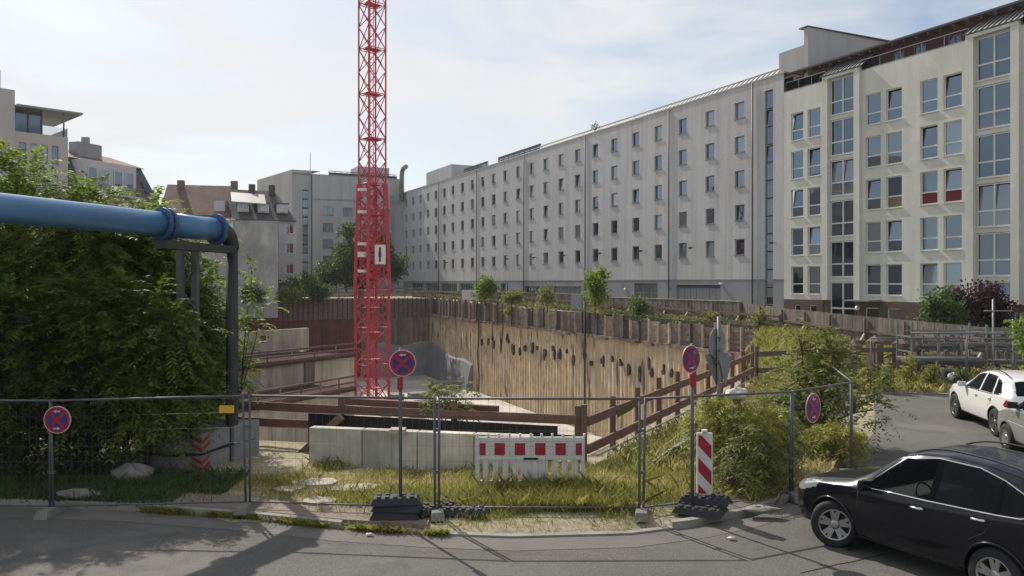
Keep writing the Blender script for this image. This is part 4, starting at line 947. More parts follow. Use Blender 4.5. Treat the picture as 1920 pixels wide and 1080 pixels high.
# near timber guard rails
e1 = (R1-N0).normalized(); NB = N0+Vector((.0,-.55,0)); NR1 = R1+Vector((.45,-.3,0))
railfence([NB+Vector((-.05,0,0)), NB.lerp(NR1,.5), NR1], [.0,.05,.12], 'brown timber guard rail running diagonally along the near right rim of the pit', m='timber_red', hh=1.3, step=1.55, ww=.2, rr=(.42,1.02))
railfence([PX(430,18.4), PX(640,17.6), NB+Vector((-.18,.06,0))], [.0,.0,.0], 'brown timber guard rail along the near rim behind the low concrete wall', m='timber_red', hh=1.25, step=2.3, ww=.2, rr=(.62,1.02))
railfence([NR1+Vector((.2,.07,0)), PT(13.5,31.0), PT(20.5,31.5)], [.1,.15,.15], 'heavy timber guard rail behind the large bush and the grass strip', m='timber', hh=1.25, step=2.0, ww=.2, rr=(.4,1.05))
railfence([PT(13.5,34.5), PT(22,34.0)], [.3,.3], 'second timber guard rail just in front of the brown board fence', m='timber', hh=1.2, step=1.9, ww=.2, rr=(.35,.95))
# scaffold tube handrail lower down
b = MB(); b.tube([NB+Vector((.2,-.35,.35)), NR1+Vector((.1,-.6,.35))], .024, 8)
tagp(b.build('scaffold_tube', 'tube_light'), 'pale scaffold tube lying along the foot of the diagonal timber rail', 'tube')
# black tarpaulin hung on near rail
b = MB(); A, B = PX(578,17.55), NB+Vector((-.62,-.10,0)); n_ = 40; rows_ = []
for i in range(n_+1):
    p = A.lerp(B, i/n_); w_ = .04*math.sin(i*1.3)+.03*math.sin(i*.47); rows_.append((p+Vector((0,w_,-.05)), p+Vector((0,w_*.5,.45)), p+Vector((0,w_*.2,.93))))
for i in range(n_):
    for k in range(2): b.quad(rows_[i][k], rows_[i+1][k], rows_[i+1][k+1], rows_[i][k+1])
tagp(b.build('tarpaulin', 'tarp_black'), 'black tarpaulin stretched behind the low concrete wall', 'tarpaulin')
# fallen beams near the pit edge
for i, (a, bb, m, lab) in enumerate([((PX(640,18.2,1.12)),(PX(935,17.4,1.05)),'timber_red','long brown beam laid on top of the near timber rail'),
      ((PX(560,17.2,.0)),(PX(640,17.0,.95)),'timber','leaning timber strut left of the concrete wall'),]):
    b = MB(); b.seg(a, bb, .14, .16); tagp(b.build('timber_beam', m, bevel=.01), lab, 'beam')
# low precast wall
b = MB(); A, B = PX(583,16.15), PX(1000,15.2); segs = 4
PWL = empty('low_concrete_wall', A, 'low weathered precast concrete wall behind the site fence', 'wall')
for k in range(segs):
    a, c = A.lerp(B, k/segs+.002), A.lerp(B, (k+1)/segs-.002); b = MB(); b.seg(a+UP*.44, c+UP*.44, .24, .9); b.build('wall_element', 'precast', PWL, bevel=.015)
b = MB(); p = PX(746,15.5); b.box((p.x,p.y-.02,.93),(.32,.3,.1),0); tagp(b.build('concrete_block', 'slab', bevel=.01), 'small pale block lying on top of the low concrete wall', 'block')

# ---------------------------------------------------------------- blue pipe on its supports
pA, pB, pC = PT(-13.3, 3.8, 5.46), PT(-7.03, 14.92, 5.17), PT(-6.36, 16.1, 5.14)
BP = empty('blue_pipe', pA, 'thick glossy blue groundwater pipe crossing above the trees at left', 'pipe')
b = MB(); b.tube([pA, pB], .25, 40); b.build('pipe_run', 'pipe_blue', BP)
dpp = (pC-pB).normalized(); b = MB()
pts_ = [pB+dpp*.12, pC]
dn = Vector((.35,.5,-.2)).normalized()
for k in range(1,9):
    a = k/8*math.pi/2; pts_.append(pC+dpp*.42*math.sin(a)+Vector((0,0,-.42*(1-math.cos(a)))))
b.tube(pts_[:2], .245, 40); b.build('pipe_end', 'pipe_blue', BP); b = MB(); b.tube([pC]+pts_[2:], [.24]+[.22-.011*k for k in range(8)], 32); b.build('elbow', 'steel_dark', BP)
e = pts_[-1]
b = MB(); b.tube([e, Vector((e.x, e.y, -2.0))], .13, 16); b.build('riser', 'steel_dark', BP)
for c in (pB, pB+dpp*.12, pC-dpp*.05):
    b = MB(); b.lathe([(0,.24),(0,.34),(.05,.34),(.05,.24)], c, dpp, 40)
    for k in range(14):
        a = 2*math.pi*k/14; _, s1_, s2_ = orthob(dpp); q = c+s1_*math.cos(a)*.31+s2_*math.sin(a)*.31; b.tube([q-dpp*.03, q+dpp*.09], .018, 6)
    b.build('flange', 'pipe_blue_dark', BP)
PS = empty('pipe_support', PT(-7.3,16.3,0), 'dark steel column and beam carrying the blue pipe above the ballast blocks', 'pipe support')
b = MB(); b.seg(PX(300,14.6,4.75), PX(432,16.3,4.72), .3, .16); b.build('cross_beam', 'steel_dark', PS)
for px, d in ((338,15.9),(366,16.1)):
    b = MB(); b.seg(PX(px,d,.5), PX(px,d,4.7), .12, .16); b.build('column', 'galv_dark', PS)
b = MB()
for k in range(9):
    z = .8+k*.44; a = k % 2; b.tube([PX(338 if a else 366,16.0,z), PX(366 if a else 338,16.0,z+.44)], .022, 6, False)
b.build('lattice', 'galv_dark', PS)
# ballast blocks
def chev(b, q0_, q1_, z0, z1, nn_, flip):
    b.m = 1; u_ = (q1_-q0_); 
    for k in range(-1, 3):
        a = z0+.05+.42*k*.5*2/2.0
        zz0, zz1 = z0+.02+k*.155, z0+.02+k*.155+.08; lift = .125
        pa = [(q0_, zz0+(lift if flip else 0)), (q1_, zz0+(0 if flip else lift)), (q1_, zz1+(0 if flip else lift)), (q0_, zz1+(lift if flip else 0))]
        if min(z for _, z in pa) < z0 or max(z for _, z in pa) > z1: continue
        b.quad(*[p+nn_*.004+UP*z for p, z in pa])
    b.m = 0
c0 = GR(378,888,.05); BA = R(-6); ub = Vector((math.cos(BA), math.sin(BA), 0)); vb = Vector((-math.sin(BA)*.2+.35, 1, 0)).normalized()
corner = Vector((c0.x, c0.y, 0))
for i, (du, dv, lu, lv, z0, lab) in enumerate([(-1.35,0,1.35,.85,.05,'lower front ballast block with red and white chevrons under the pipe support'),
        (-1.35,0,1.35,.85,.47,'upper front ballast block with red and white chevrons under the pipe support'),
        (-1.2,1.0,1.2,.85,.05,'lower rear ballast block behind the pipe support column'), (-1.2,1.0,1.2,.85,.47,'upper rear ballast block behind the pipe support column')]):
    p = corner+ub*du+vb*dv; b = MB(); P4 = [p, p+ub*lu, p+ub*lu+vb*lv, p+vb*lv]
    b.hexa([q+UP*z0 for q in P4]+[q+UP*(z0+.40) for q in P4])
    if i < 2:
        nfr = Vector((ub.y,-ub.x,0)); nsd = Vector((vb.y,-vb.x,0))
        chev(b, P4[1]-ub*.24, P4[1], z0, z0+.4, nfr, True); chev(b, P4[1], P4[1]+vb*.24, z0, z0+.4, nsd, False); chev(b, P4[0], P4[0]+ub*.24, z0, z0+.4, nfr, False)
    tagp(b.build('ballast_block', ['ballast','sign_red'], bevel=0), lab, 'ballast block', 'ballast blocks of the pipe support')
b = MB(); nfr = Vector((ub.y,-ub.x,0)); p0 = corner-ub*1.4+nfr*.03+UP*.47; p1 = corner+nfr*.03+ub*.02+UP*.45; p2 = corner+vb*.9+ub*.04+UP*.52
b.tube([p0,(p0+p1)/2-UP*.05,p1,p2], .022, 8); tagp(b.build('cable', 'tarp_black'), 'black cable strapped around the ballast blocks', 'cable')
b = MB(); p = PX(425,12.80,0); b.box((p.x,p.y,1.83),(.25,.012,.13),0)
tagp(b.build('yellow_plate', 'yellow'), 'small yellow plate hung on the fence beside the left site fence post', 'plate')

# ---------------------------------------------------------------- temporary site fence
def panel_mesh(Ln, hh=2.0):
    b = MB(); r_ = .021
    b.tube([(0,0,.12),(0,0,hh)], r_, 8); b.tube([(Ln,0,.12),(Ln,0,hh)], r_, 8); b.tube([(0,0,hh-.02),(Ln,0,hh-.02)], r_, 8); b.tube([(0,0,.16),(Ln,0,.16)], r_*.8, 8)
    return b
PMC = {}
def fpanel(A, B, lab, extra=None):
    d = B-A; Ln = round(math.hypot(d.x,d.y),2); key = Ln
    r = empty('site_fence_panel', A, lab, 'fence panel', 'mobile site fence panels'); r.rotation_euler = (0, -math.atan2(B.z-A.z, Ln), math.atan2(d.y,d.x))
    if key not in PMC:
        loc0 = bpy.data.objects.new('x', None); b = panel_mesh(Ln); o = b.build('frame', 'galv_dark', origin=(0,0,0)); f = o.data; bpy.data.objects.remove(o)
        b = MB(); k = .1
        while k < Ln: b.tube([(k,0,.16),(k,0,1.98)], .0016, 4, False); k += .12
        for z in np.arange(.4, 1.95, .26): b.tube([(0,0,z),(Ln,0,z)], .002, 4, False)
        o = b.build('mesh_infill', 'galv_dark', origin=(0,0,0)); m_ = o.data; bpy.data.objects.remove(o); PMC[key] = (f, m_)
        b = MB()
        for x in (.09, Ln-.09): pass
    f, m_ = PMC[key]; link('frame', f, r); link('mesh_infill', m_, r); return r
def ffoot(p, lab, ang=0, m='concrete_foot'):
    b = MB(); z = hgt(p.x, p.y); a = ang; ca, sa = math.cos(a), math.sin(a); L_, W_ = .36, .12
    b.hexa([(p.x+x*ca-y*sa, p.y+x*sa+y*ca, z+zz) for zz, k in ((0,1),(.13,.8)) for x, y in ((-W_*k,-L_*k),(W_*k,-L_*k),(W_*k,L_*k),(-W_*k,L_*k))])
    tagp(b.build('concrete_block', m, bevel=.01), lab, 'concrete block', 'concrete blocks under the site fence')
FP = [PX(-250,13.0), PX(97,12.9), PX(465,12.85), PX(819,12.5), PX(1203,12.52), PX(1484,13.75), PX(1596,15.3)]
for i, p in enumerate(FP): p.z = hgt(p.x, p.y)-.02
flab = ['site fence panel at far left under the trees','site fence panel in the tree shade between the left round sign and the ballast','site fence panel in front of the low concrete wall','site fence panel standing in front of the red and white barrier','site fence panel behind the striped beacon','site fence panel carrying the narrow looking round sign by the bush']
for i in range(6):
    d = (FP[i+1]-FP[i]).normalized(); fpanel(FP[i]+d*.035, FP[i+1]-d*.035, flab[i])
ftl = ['foot left of frame','concrete fence foot below the left round sign','concrete fence foot at the edge of the tree shade','concrete fence foot right of the stacked rubber bases','concrete fence foot beside the dirt verge in the middle right','fence foot hidden in weeds beside the black car','fence foot under the big bush']
for i, p in enumerate(FP):
    if i: ffoot(p, ftl[i], rng.uniform(-.2,.2))
for i in (1,2,3,4,5):
  for zc_, lv in ((1.45,'upper'),(.75,'lower')):
    b = MB(); p = FP[i]; b.box((p.x,p.y,p.z+zc_),(.12,.05,.05),0)
    tagp(b.build('pipe_clamp', 'galv_dark'), lv+' metal clamp joining the fence panels at the %s' % ['','left round sign','edge of the tree shade','rubber bases','middle right post','post by the black car'][i], 'clamp')
tl = PX(1540,19.5); tl.z = 0; fpanel(FP[6]+Vector((0.03,.05,0)), tl+Vector((0,0,.05)), 'site fence panel leading back into the big bush')
fa, fb, fc = GR(1631,737), GR(1812,737), GR(1993,741)
for p, q, lab in ((fa,fb,'distant site fence panel on the grass strip behind the white car'),(fb,fc,'distant site fence panel behind the roof of the white car')):
    q_ = (q-p).normalized(); fpanel(p+q_*.03, q-q_*.03, lab)
ffoot(fb+Vector((0,.1,0)), 'fence foot on the grass strip behind the white car')

# ---------------------------------------------------------------- signs
def roundsign(center, nrm, dia, lab, pole=None, top='l', bot=None, cat='traffic sign', name='no_stopping_sign', base=None):
    c = Vector(center); n_ = Vector(nrm).normalized(); s_ = Vector((-n_.y, n_.x, 0)); s_ = UP.cross(n_).normalized(); u_ = n_.cross(s_)
    g = base if base is not None else Vector((c.x, c.y, 0)); r = empty(name, g, lab, cat, 'no stopping signs'); R_ = dia/2
    b = MB(); b.disc(c, n_, R_, 40, .012); pl = b.build('sign_plate', 'sign_white', r)
    def flat(name_, polys, m, o_):
        b = MB()
        for P in polys: b.poly([c+n_*o_+s_*x*R_+u_*y*R_ for x, y in P])
        me_o = b.build(name_, m, r); me_o.parent = pl; return me_o
    ring = [(math.cos(t)*.94, math.sin(t)*.94) for t in np.linspace(0, 2*math.pi, 41)[:-1]]
    flat('red_border', [ring], 'sign_red', .015); flat('blue_field', [[(x*.74/.94,y*.74/.94) for x, y in ring]], 'sign_blue', .018)
    w_ = .085; k = .60
    bars = [[(-k-w_,-k+w_),(-k+w_,-k-w_),(k+w_,k-w_),(k-w_,k+w_)], [(-k-w_,k-w_),(k-w_,-k-w_),(k+w_,-k+w_),(-k+w_,k+w_)]]
    flat('red_cross', [bars[0]], 'sign_red', .021); flat('red_cross', [bars[1]], 'sign_red', .0225)
    def arrow(y, d_): return [[(-.26*d_,y+.05),(-.26*d_,y-.05),(.04*d_,y-.05),(.04*d_,y-.12),(.28*d_,y),(.04*d_,y+.12),(.04*d_,y+.05)][::1 if d_ < 0 else 1]]
    if top: flat('arrow', arrow(.62, -1 if top == 'l' else 1), 'sign_white', .026)
    if bot: flat('arrow', arrow(-.62, -1 if bot == 'l' else 1), 'sign_white', .026)
    if pole:
        b = MB(); q = Vector((pole.x, pole.y, 0)); b.tube([q+UP*.1, Vector((q.x, q.y, c.z+R_+.02))], .028, 10); b.build('pole', 'galv_dark', r)
        b = MB()
        for z in (-.12,.12): b.box((q.x, q.y-.02, c.z+z),(.09,.09,.04),0)
        b.m = 1; b.box((q.x, q.y-.035, c.z-R_-.12),(.09,.05,.2),0)
        b.build('bracket', ['galv','sign_red'], r)
    return r
p1 = PX(744,12.35); s1c = PX(755,12.25,2.68); roundsign(s1c, (.05,-1,0), .44, 'round no stopping sign on a thin pole in front of the red crane', pole=PX(751,12.33), top='l')
s2c = PX(1295,12.5,2.72); roundsign(s2c, (.62,-.78,0), .47, 'round no stopping sign on a pole beside the striped beacon', pole=PX(1298,12.58), top=None, bot='r')
s3 = PX(108,12.75,1.66); roundsign(s3, (-.02,-1,.0), .47, 'round no stopping sign hung on the fence in the tree shade at left', top='l', bot='r')
s4_ = FP[5].lerp(FP[6], .3); dd = (FP[6]-FP[5]).normalized(); n4 = Vector((dd.y,-dd.x,0)); c4 = s4_+n4*.04; c4.z = 1.62; roundsign(c4, n4+Vector((-.03,.0,0)), .56, 'round no stopping sign hung on the fence panel in front of the big bush', top='l', bot='r')
# sign seen from the back
bp = PX(1348,15.0); SB = empty('sign_post', bp, 'grey back of a round sign and two triangular signs on one pole', 'traffic sign')
b = MB(); b.tube([bp, bp+UP*3.32], .038, 12); b.build('pole', 'galv', SB)
nb_ = Vector((.72,-.7,0)).normalized(); b = MB(); b.disc(bp+nb_*-.05+UP*2.78, nb_, .31, 36, .01); b.build('round_plate', 'sign_back', SB)
def tri(c, n_, s_):
    n_ = n_.normalized(); q = UP.cross(n_).normalized(); P = [c+q*-s_/2+UP*s_*.29, c+q*s_/2+UP*s_*.29, c-UP*s_*.58]; b = MB()
    P2 = [p+n_*.01 for p in P]; b.poly([P[2],P[1],P[0]]); b.poly(P2)
    for k in range(3): b.quad(P[k],P[(k+1)%3],P2[(k+1)%3],P2[k])
    return b
tri(bp+nb_*-.06+UP*2.36, Vector((.6,-.8,0)), .75).build('triangle_plate', 'sign_back', SB)
tri(bp+Vector((.16,.12,2.3)), Vector((.80,-.6,0)), .7).build('triangle_plate', 'sign_back', SB)
b = MB()
for z in (2.65,2.9,2.4): b.box((bp.x,bp.y,z),(.13,.12,.03),R(-45))
b.build('clamp', 'galv', SB)

# rubber bases
def rubberbase(p, ang, z, lab, L_=.82, W_=.4):
    b = MB(); ca, sa = math.cos(ang), math.sin(ang)
    def q(x, y, zz): return (p.x+x*ca-y*sa, p.y+x*sa+y*ca, z+zz)
    h0, h1 = 0, .11; lx, ly = L_/2, W_/2
    b.hexa([q(-lx,-ly,h0),q(lx,-ly,h0),q(lx,ly,h0),q(-lx,ly,h0),q(-lx+.06,-ly+.05,h1),q(lx-.06,-ly+.05,h1),q(lx-.06,ly-.05,h1),q(-lx+.06,ly-.05,h1)])
    for k in range(5):
        x = -lx+.14+k*(L_-.28)/4
        for y in (-ly*.45, ly*.45):
            if k == 2 and y > 0: continue
            cc = q(x, y, h1+.012); b.box(cc, (.07,.11,.03), ang)
    return tagp(b.build('rubber_base', 'rubber', bevel=.01), lab, 'rubber base', 'rubber sign bases')
g = .13
for k, (dx, dy, a, z) in enumerate([(0,0,.02,0),(.03,.02,-.06,.115),(.0,.0,.1,.23)]): rubberbase(p1+Vector((dx-.02,dy,0)), a, g+z, ['lowest','middle','topmost'][k]+' rubber base of the stack under the sign by the crane')
rubberbase(p1+Vector((.62,.28,0)), .7, g+.02, 'rubber base lying askew in the grass right of the stack')
rubberbase(p1+Vector((1.12,.15,0)), -.15, g+.0, 'grey rubber base half overgrown right of the fence foot')
p2 = PX(1316,12.75)
for k in range(2): rubberbase(p2+Vector((.04*k,.0,0)), R(-28)+.06*k, g+.115*k, ['lower','upper'][k]+' rubber base under the striped beacon')
rubberbase(p2+Vector((.2,.5,0)), R(15), g, 'rubber base lying flat behind the striped beacon'); rubberbase(p2+Vector((-.12,-.25,0)), R(-28), g, 'rubber base carrying the sign pole left of the beacon')
# striped beacon
bc = PX(1321,12.85); BK = empty('striped_beacon', bc, 'red and white striped plastic warning beacon on black rubber bases', 'beacon')
W_, z0, z1 = .27, .34, 1.42
b = MB(); b.box((bc.x,bc.y,(z0+z1)/2),(W_,.07,z1-z0),R(-4)); b.build('body', 'plastic_white', BK, bevel=.015)
ub2 = Vector((math.cos(R(-4)), math.sin(R(-4)),0)); fb2 = Vector((ub2.y,-ub2.x,0)); cf = bc+fb2*.040
b = MB(); iw = W_/2-.025
for zc_ in (z1+.02, z1-.42, z1-.88):
    zl, zr, t2 = zc_, zc_-.24, .24
    P = [(-iw,zl),(-iw,zl-t2),(iw,zr-t2),(iw,zr)]
    lo, hi = z0+.04, z1-.04
    # clip vertically
    def clip(P, f, keep):
        o = []
        for i in range(len(P)):
            a, c = P[i], P[(i+1)%len(P)]
            ia, ic = keep(a), keep(c)
            if ia: o.append(a)
            if ia != ic: t = (f-a[1])/(c[1]-a[1]); o.append((a[0]+(c[0]-a[0])*t, f))
        return o
    P = clip(P, hi, lambda q: q[1] <= hi)
    if P: P = clip(P, lo, lambda q: q[1] >= lo)
    if len(P) > 2: b.poly([cf+ub2*x+UP*z for x, z in P])
b.build('red_stripes', 'sign_red', BK); b = MB(); b.tube([bc+UP*z1, bc+UP*(z1+.05)], .05, 12); b.tube([bc+UP*.2, bc+UP*z0], .04, 8); b.build('lamp_socket', 'plastic_white', BK)
# plastic barrier
q0_, q1_ = PX(892,13.75,.0), PX(1096,13.75,.0); BR = empty('safety_barrier', (q0_+q1_)/2+UP*.18, 'red and white plastic safety barrier standing in the tall grass', 'barrier')
def bb(x0, x1, z0, z1, y, th): return ((q0_.x+(x0+x1)/2, q0_.y+y, (z0+z1)/2+.16), (x1-x0, th, z1-z0))
BWd = (q1_-q0_).length; b = MB()
b.box(*bb(0,BWd,.92,1.0,0,.06)); b.box(*bb(0,BWd,.62,.92,0,.045)); b.box(*bb(0,BWd,.12,.20,0,.05)); b.box(*bb(0,.07,0,.97,0,.058)); b.box(*bb(BWd-.07,BWd,0,.97,0,.058)); b.box(*bb(0,BWd,.58,.63,0,.062))
n_ = 11
for k in range(1,n_):
    x = BWd*k/n_; b.box(*bb(x-.05,x+.05,.2,.6,0,.04))
b.box(*bb(BWd*.42,BWd*.62,.2,.58,.004,.03)); b.box(*bb(.05,BWd-.05,.02,.13,.0,.035))
b.build('panel', 'plastic_white', BR, bevel=.006)
b = MB()
for k in range(11):
    x = BWd*(k+.02)/10.2+.03; b.tube([(q0_.x+x,q0_.y,1.15),(q0_.x+x,q0_.y,1.225)], .022, 8)
b.build('studs', 'plastic_white', BR)
for k in range(6):
    x = [.13,.45,.83,1.21,1.59,1.93][k]*BWd/2.04; w_ = .055 if k in (0,5) else .095
    b = MB(); b.box(*bb(x-w_,x+w_,.67,.89,-.026,.006)); b.build('red_reflector', 'sign_red', BR); b = MB(); b.box(*bb(x-w_,x+w_,.02,.11,-.02,.006)); b.build('red_reflector', 'sign_red', BR)
b = MB(); b.box(*bb(BWd*.44,BWd*.57,.585,.625,-.034,.004)); b.build('label_plate', 'tarp_black', BR)

# pavement slabs, debris
for i, (px, py, a, s1_, s2_, lab) in enumerate([(592,910,.15,.5,.32,'pale broken slab in the grass left of the sign pole'),(662,920,.3,.5,.26,'pale broken slab in the grass nearer the sign pole'),(600,945,.1,.34,.24,'small pale slab at the edge of the pavement'),(540,922,.5,.3,.25,'small slab half hidden in the grass by the tree shade')]):
    p = GR(px, py, .1); b = MB(); P = [(rng.uniform(.8,1.1)*math.cos(t)*s1_, rng.uniform(.8,1.1)*math.sin(t)*s2_) for t in np.linspace(0, 2*math.pi, 8)[:-1]]
    b.prism([(p.x+x*math.cos(a)-y*math.sin(a), p.y+x*math.sin(a)+y*math.cos(a)) for x, y in P], .06, .175); tagp(b.build('broken_slab', 'slab', bevel=.01), lab, 'slab')
def blob(name, c, size, m, lab, cat, seed=1):
    r2 = np.random.RandomState(seed); nu, nv = 20, 12; V = []; Q = []; ph = r2.uniform(0,6,6)
    for i in range(nv+1):
        th = math.pi*i/nv
        for j in range(nu):
            a = 2*math.pi*j/nu; k = 1+.13*math.sin(3*a+ph[0]+th*2)+.09*math.sin(5*a+ph[1])*math.sin(4*th+ph[2])
            V.append((c[0]+size[0]*k*math.sin(th)*math.cos(a), c[1]+size[1]*k*math.sin(th)*math.sin(a), c[2]+size[2]*(1-math.cos(th))*k*.5))
    for i in range(nv):
        for j in range(nu): Q.append((i*nu+j, i*nu+(j+1)%nu, (i+1)*nu+(j+1)%nu, (i+1)*nu+j))
    return tagp(npmesh(name, V, Q, m, None, c, True), lab, cat)
p = PX(1381,17.5); blob('white_sack', (p.x,p.y,zat(746,17.5)-.05), (.26,.16,.26), 'bag_white', 'white sack hung over a stub post in the yellow weeds', 'sack', 3)
b = MB(); b.seg(p, p+UP*(zat(746,17.5)), .16,.16); tagp(b.build('stub_post', 'timber'), 'timber stub post under the white sack', 'post')
p = GR(250,905,.1); blob('debris_heap', (p.x,p.y,.08), (.38,.25,.36), 'bag_shaded', 'pale sack of rubble left of the ballast blocks', 'sack', 5)
p = GR(150,935,.1); blob('debris_heap', (p.x,p.y,.1), (.42,.16,.16), 'bag_shaded', 'flattened pale bag on the shaded verge right of the left sign', 'sack', 6)
p = GR(1427,958,.12); blob('stone_heap', (p.x,p.y,.1), (.3,.14,.1), 'kerbstone', 'grey rubble beside the kerb right of the beacon', 'rubble', 8)
for px, py, lab in ((693,1003,'white litter scrap by the kerb on the road'),(1372,1010,'white litter scrap on the road below the beacon'),(1570,952,'crumpled clear wrapper at the kerb before the black car')):
    p = GR(px, py, .03); blob('litter', (p.x,p.y,.02), (.06,.04,.04), 'sign_white', lab, 'litter', int(px))
p = PX(1300,15.0)
for k in range(6):
    b = MB(); a = PX(1225+k*7,15.6+k*.12,.25+.03*k); c = PX(1290+k*9,17.2+k*.1,.42+.02*k); b.seg(a, c, .05, .05); tagp(b.build('scaffold_tube', 'tube_light'), 'pale tube of a small bundle lying in the weeds beside the diagonal timber rail', 'tube', 'tubes bundled beside the timber rail')
b = MB(); A_, B_ = NB.lerp(NR1,.02), NB.lerp(NR1,.24); b.seg(NB.lerp(NR1,.1)+Vector((.05,-.12,.93)), NB.lerp(NR1,.16)+Vector((.05,-.12,.98)), .02,.13); tagp(b.build('green_board', 'leaf_olive'), 'faded green board nailed to the diagonal timber rail', 'board')
# white boards on the far rim
for px, d, w_, h_, lab in ((881,88,1.9,1.15,'bright white board leaning by the left sapling on the far rim'),(1081,68,.9,1.3,'grey leaning board left of the right sapling on the far rim')):
    p = PX(px, d); z_ = hgt(p.x,p.y); b = MB(); b.hexa([p+Vector((x,y,z_+zz)) for zz, yy in ((.45,0),(.45+h_,.5)) for x, y in ((-w_/2,yy),(w_/2,yy),(w_/2,yy+.08),(-w_/2,yy+.08))]); b.m = 0
    b.seg(p+Vector((-w_*.4,.3,z_)), p+Vector((-w_*.4,.3,z_+.8)), .08,.08); b.seg(p+Vector((w_*.4,.3,z_)), p+Vector((w_*.4,.3,z_+.8)), .08,.08); tagp(b.build('leaning_board', 'sign_white' if px < 900 else 'lead'), lab, 'board')
# dark pipes down the right pit wall
for px, lab in ((1103,'dark vertical drain pipe on the beige pit wall below the right sapling'),(903,'dark bent drain pipe on the beige pit wall below the left sapling')):
    p = onW(px, .35); zt = 2.4 if px > 1000 else 1.6
    if px > 1000: pts_ = [p+UP*zt, p+UP*FL]
    else: pts_ = [p+UP*zt, p+UP*-2, p+wd*-.4+UP*-4.5, p+wd*.1+UP*-6.8, p+UP*FL]
    b = MB(); b.tube(pts_, .085, 10); tagp(b.build('drain_pipe', 'steel_dark'), lab, 'pipe')

# ---------------------------------------------------------------- scaffold storage at right
def stand(p, hh, lab, arm=0, dy=1.2):
    r = empty('scaffold_rack', p, lab, 'scaffold rack', 'scaffold racks'); b = MB(); b.seg(p, p+UP*hh, .07,.07); b.build('upright', 'galv', r); b = MB(); b.seg(p+Vector((0,dy,0)), p+Vector((0,dy,hh)), .07,.07); b.build('upright', 'galv', r)
    for z in (.5, 1.15, 1.75): b = MB(); b.seg(p+UP*z, p+Vector((0,dy,z)), .06,.06); b.build('ledger', 'galv', r)
    return r
sp = []
for px, hh, lab in ((1710,2.35,'scaffold rack at the left end of the stacked tubes'),(1760,2.1,'second scaffold rack from the left among the stacked tubes'),(1803,2.15,'third scaffold rack from the left among the stacked tubes'),(1850,2.25,'scaffold rack just left of the tall scaffold post'),(1903,1.9,'scaffold rack right of the tall scaffold post'),(1960,2.0,'scaffold rack beyond the right edge of the tubes')):
    p = PX(px,29.5); p.z = .1; sp.append(p); stand(p, hh, lab)
k_ = 0
for z, cnt, m in ((.62,4,'galv_dark'),(.70,4,'galv'),(.78,3,'tube_light'),(1.24,4,'galv'),(1.32,5,'galv_dark'),(1.40,4,'galv'),(1.48,2,'tube_light'),(1.84,4,'galv'),(1.92,3,'tube_light'),(2.0,2,'galv')):
    for j in range(cnt):
        a = PX(1700+rng.uniform(-6,50), 29.5+rng.uniform(.1,1.0)); Ln = rng.uniform(2.2,4.2); c = a+Vector((Ln,rng.uniform(-.15,.15),0)); zz = z+rng.uniform(-.02,.03)
        if j % 2: a, c = a+Vector((1.9,0,0)), c+Vector((1.9,0,0))
        b = MB(); b.seg(a+UP*(zz+.1), c+UP*(zz+.1+rng.uniform(-.02,.02)), rng.choice([.05,.06,.3]), .05); nm = 'scaffold_tube'
        tagp(b.build(nm, m), 'metal scaffold tube or deck stacked on the racks behind the white car', 'scaffold tube', 'scaffold tubes stacked on the racks'); k_ += 1
tp = PX(1862,29.0); TS = empty('scaffold_tower_post', tp, 'tall scaffold post with short cross tube rising above the stacked tubes', 'scaffold post')
b = MB(); b.tube([tp, tp+UP*3.35], .035, 8); b.build('upright', 'tube_light', TS)
b = MB(); b.tube([tp+Vector((-.35,0,2.9)), tp+Vector((.75,0,2.9))], .028, 8); b.tube([tp+Vector((-3.2,0,2.05)), tp+Vector((2,0,2.0))], .028, 8); b.tube([tp+Vector((-.1,0,1.8)), tp+Vector((2.0,0,1.8))], .028, 8); b.build('cross_tube', 'galv', TS)
b = MB(); b.tube([tp+Vector((.0,0,1.95)), tp+Vector((1.3,0,.9))], .026, 8); b.tube([tp+Vector((.05,.1,1.5)), tp+Vector((1.2,.1,.5))], .026, 8); b.build('diagonal', 'galv', TS)
tp = PX(1899,28.6); b = MB(); b.tube([tp, tp+UP*2.6], .03, 8); b.tube([tp+Vector((-.3,0,2.55)), tp+Vector((.8,0,2.55))], .026, 8); tagp(b.build('scaffold_tower_post', 'tube_light'), 'shorter scaffold post at the right edge above the silver van', 'scaffold post')
b = MB(); a = PX(1700,28.6); b.hexa([a+Vector((x,y,z)) for z in (.95,1.12) for x, y in ((0,0),(3.0,0),(3.0,.9),(0,.9))]); tagp(b.build('folded_sheeting', 'galv_dark', bevel=.04), 'grey green folded sheeting lying among the scaffold racks', 'sheeting')
p = PX(1787,27.6); blob('round_lamp', (p.x,p.y,.35), (.2,.12,.3), 'plastic_white', 'small round grey object in the weeds below the scaffold racks', 'round object', 9)
b = MB(); p = PX(1765,28.2,.55); b.seg(p, p+Vector((.45,0,0)), .06,.4); b.m = 1; b.box((p.x+.22,p.y-.04,p.z),(.2,.01,.2),0); tagp(b.build('small_crate', ['galv','tarp_black']), 'small pale box with dark opening under the scaffold tubes', 'box')
for i, (px, d, hh, ww) in enumerate([(1600,31,1.2,.45),(1640,32,1.3,.5),(1690,31.5,1.25,.5)]):
    p = PX(px, d, .2); b = MB(); b.box((p.x,p.y,.2+hh/2),(ww,ww,hh),rng.uniform(0,.5)); b.m = 1; b.lathe([(0,ww*.75),(.25,.02)], (p.x,p.y,.2+hh), UP, 4); tagp(b.build('timber_bollard', ['timber','lagging'], bevel=.01), ['dark timber bollard just right of the big bush','dark timber bollard in the middle of the guard rail','dark timber bollard left of the scaffold racks'][i], 'bollard')

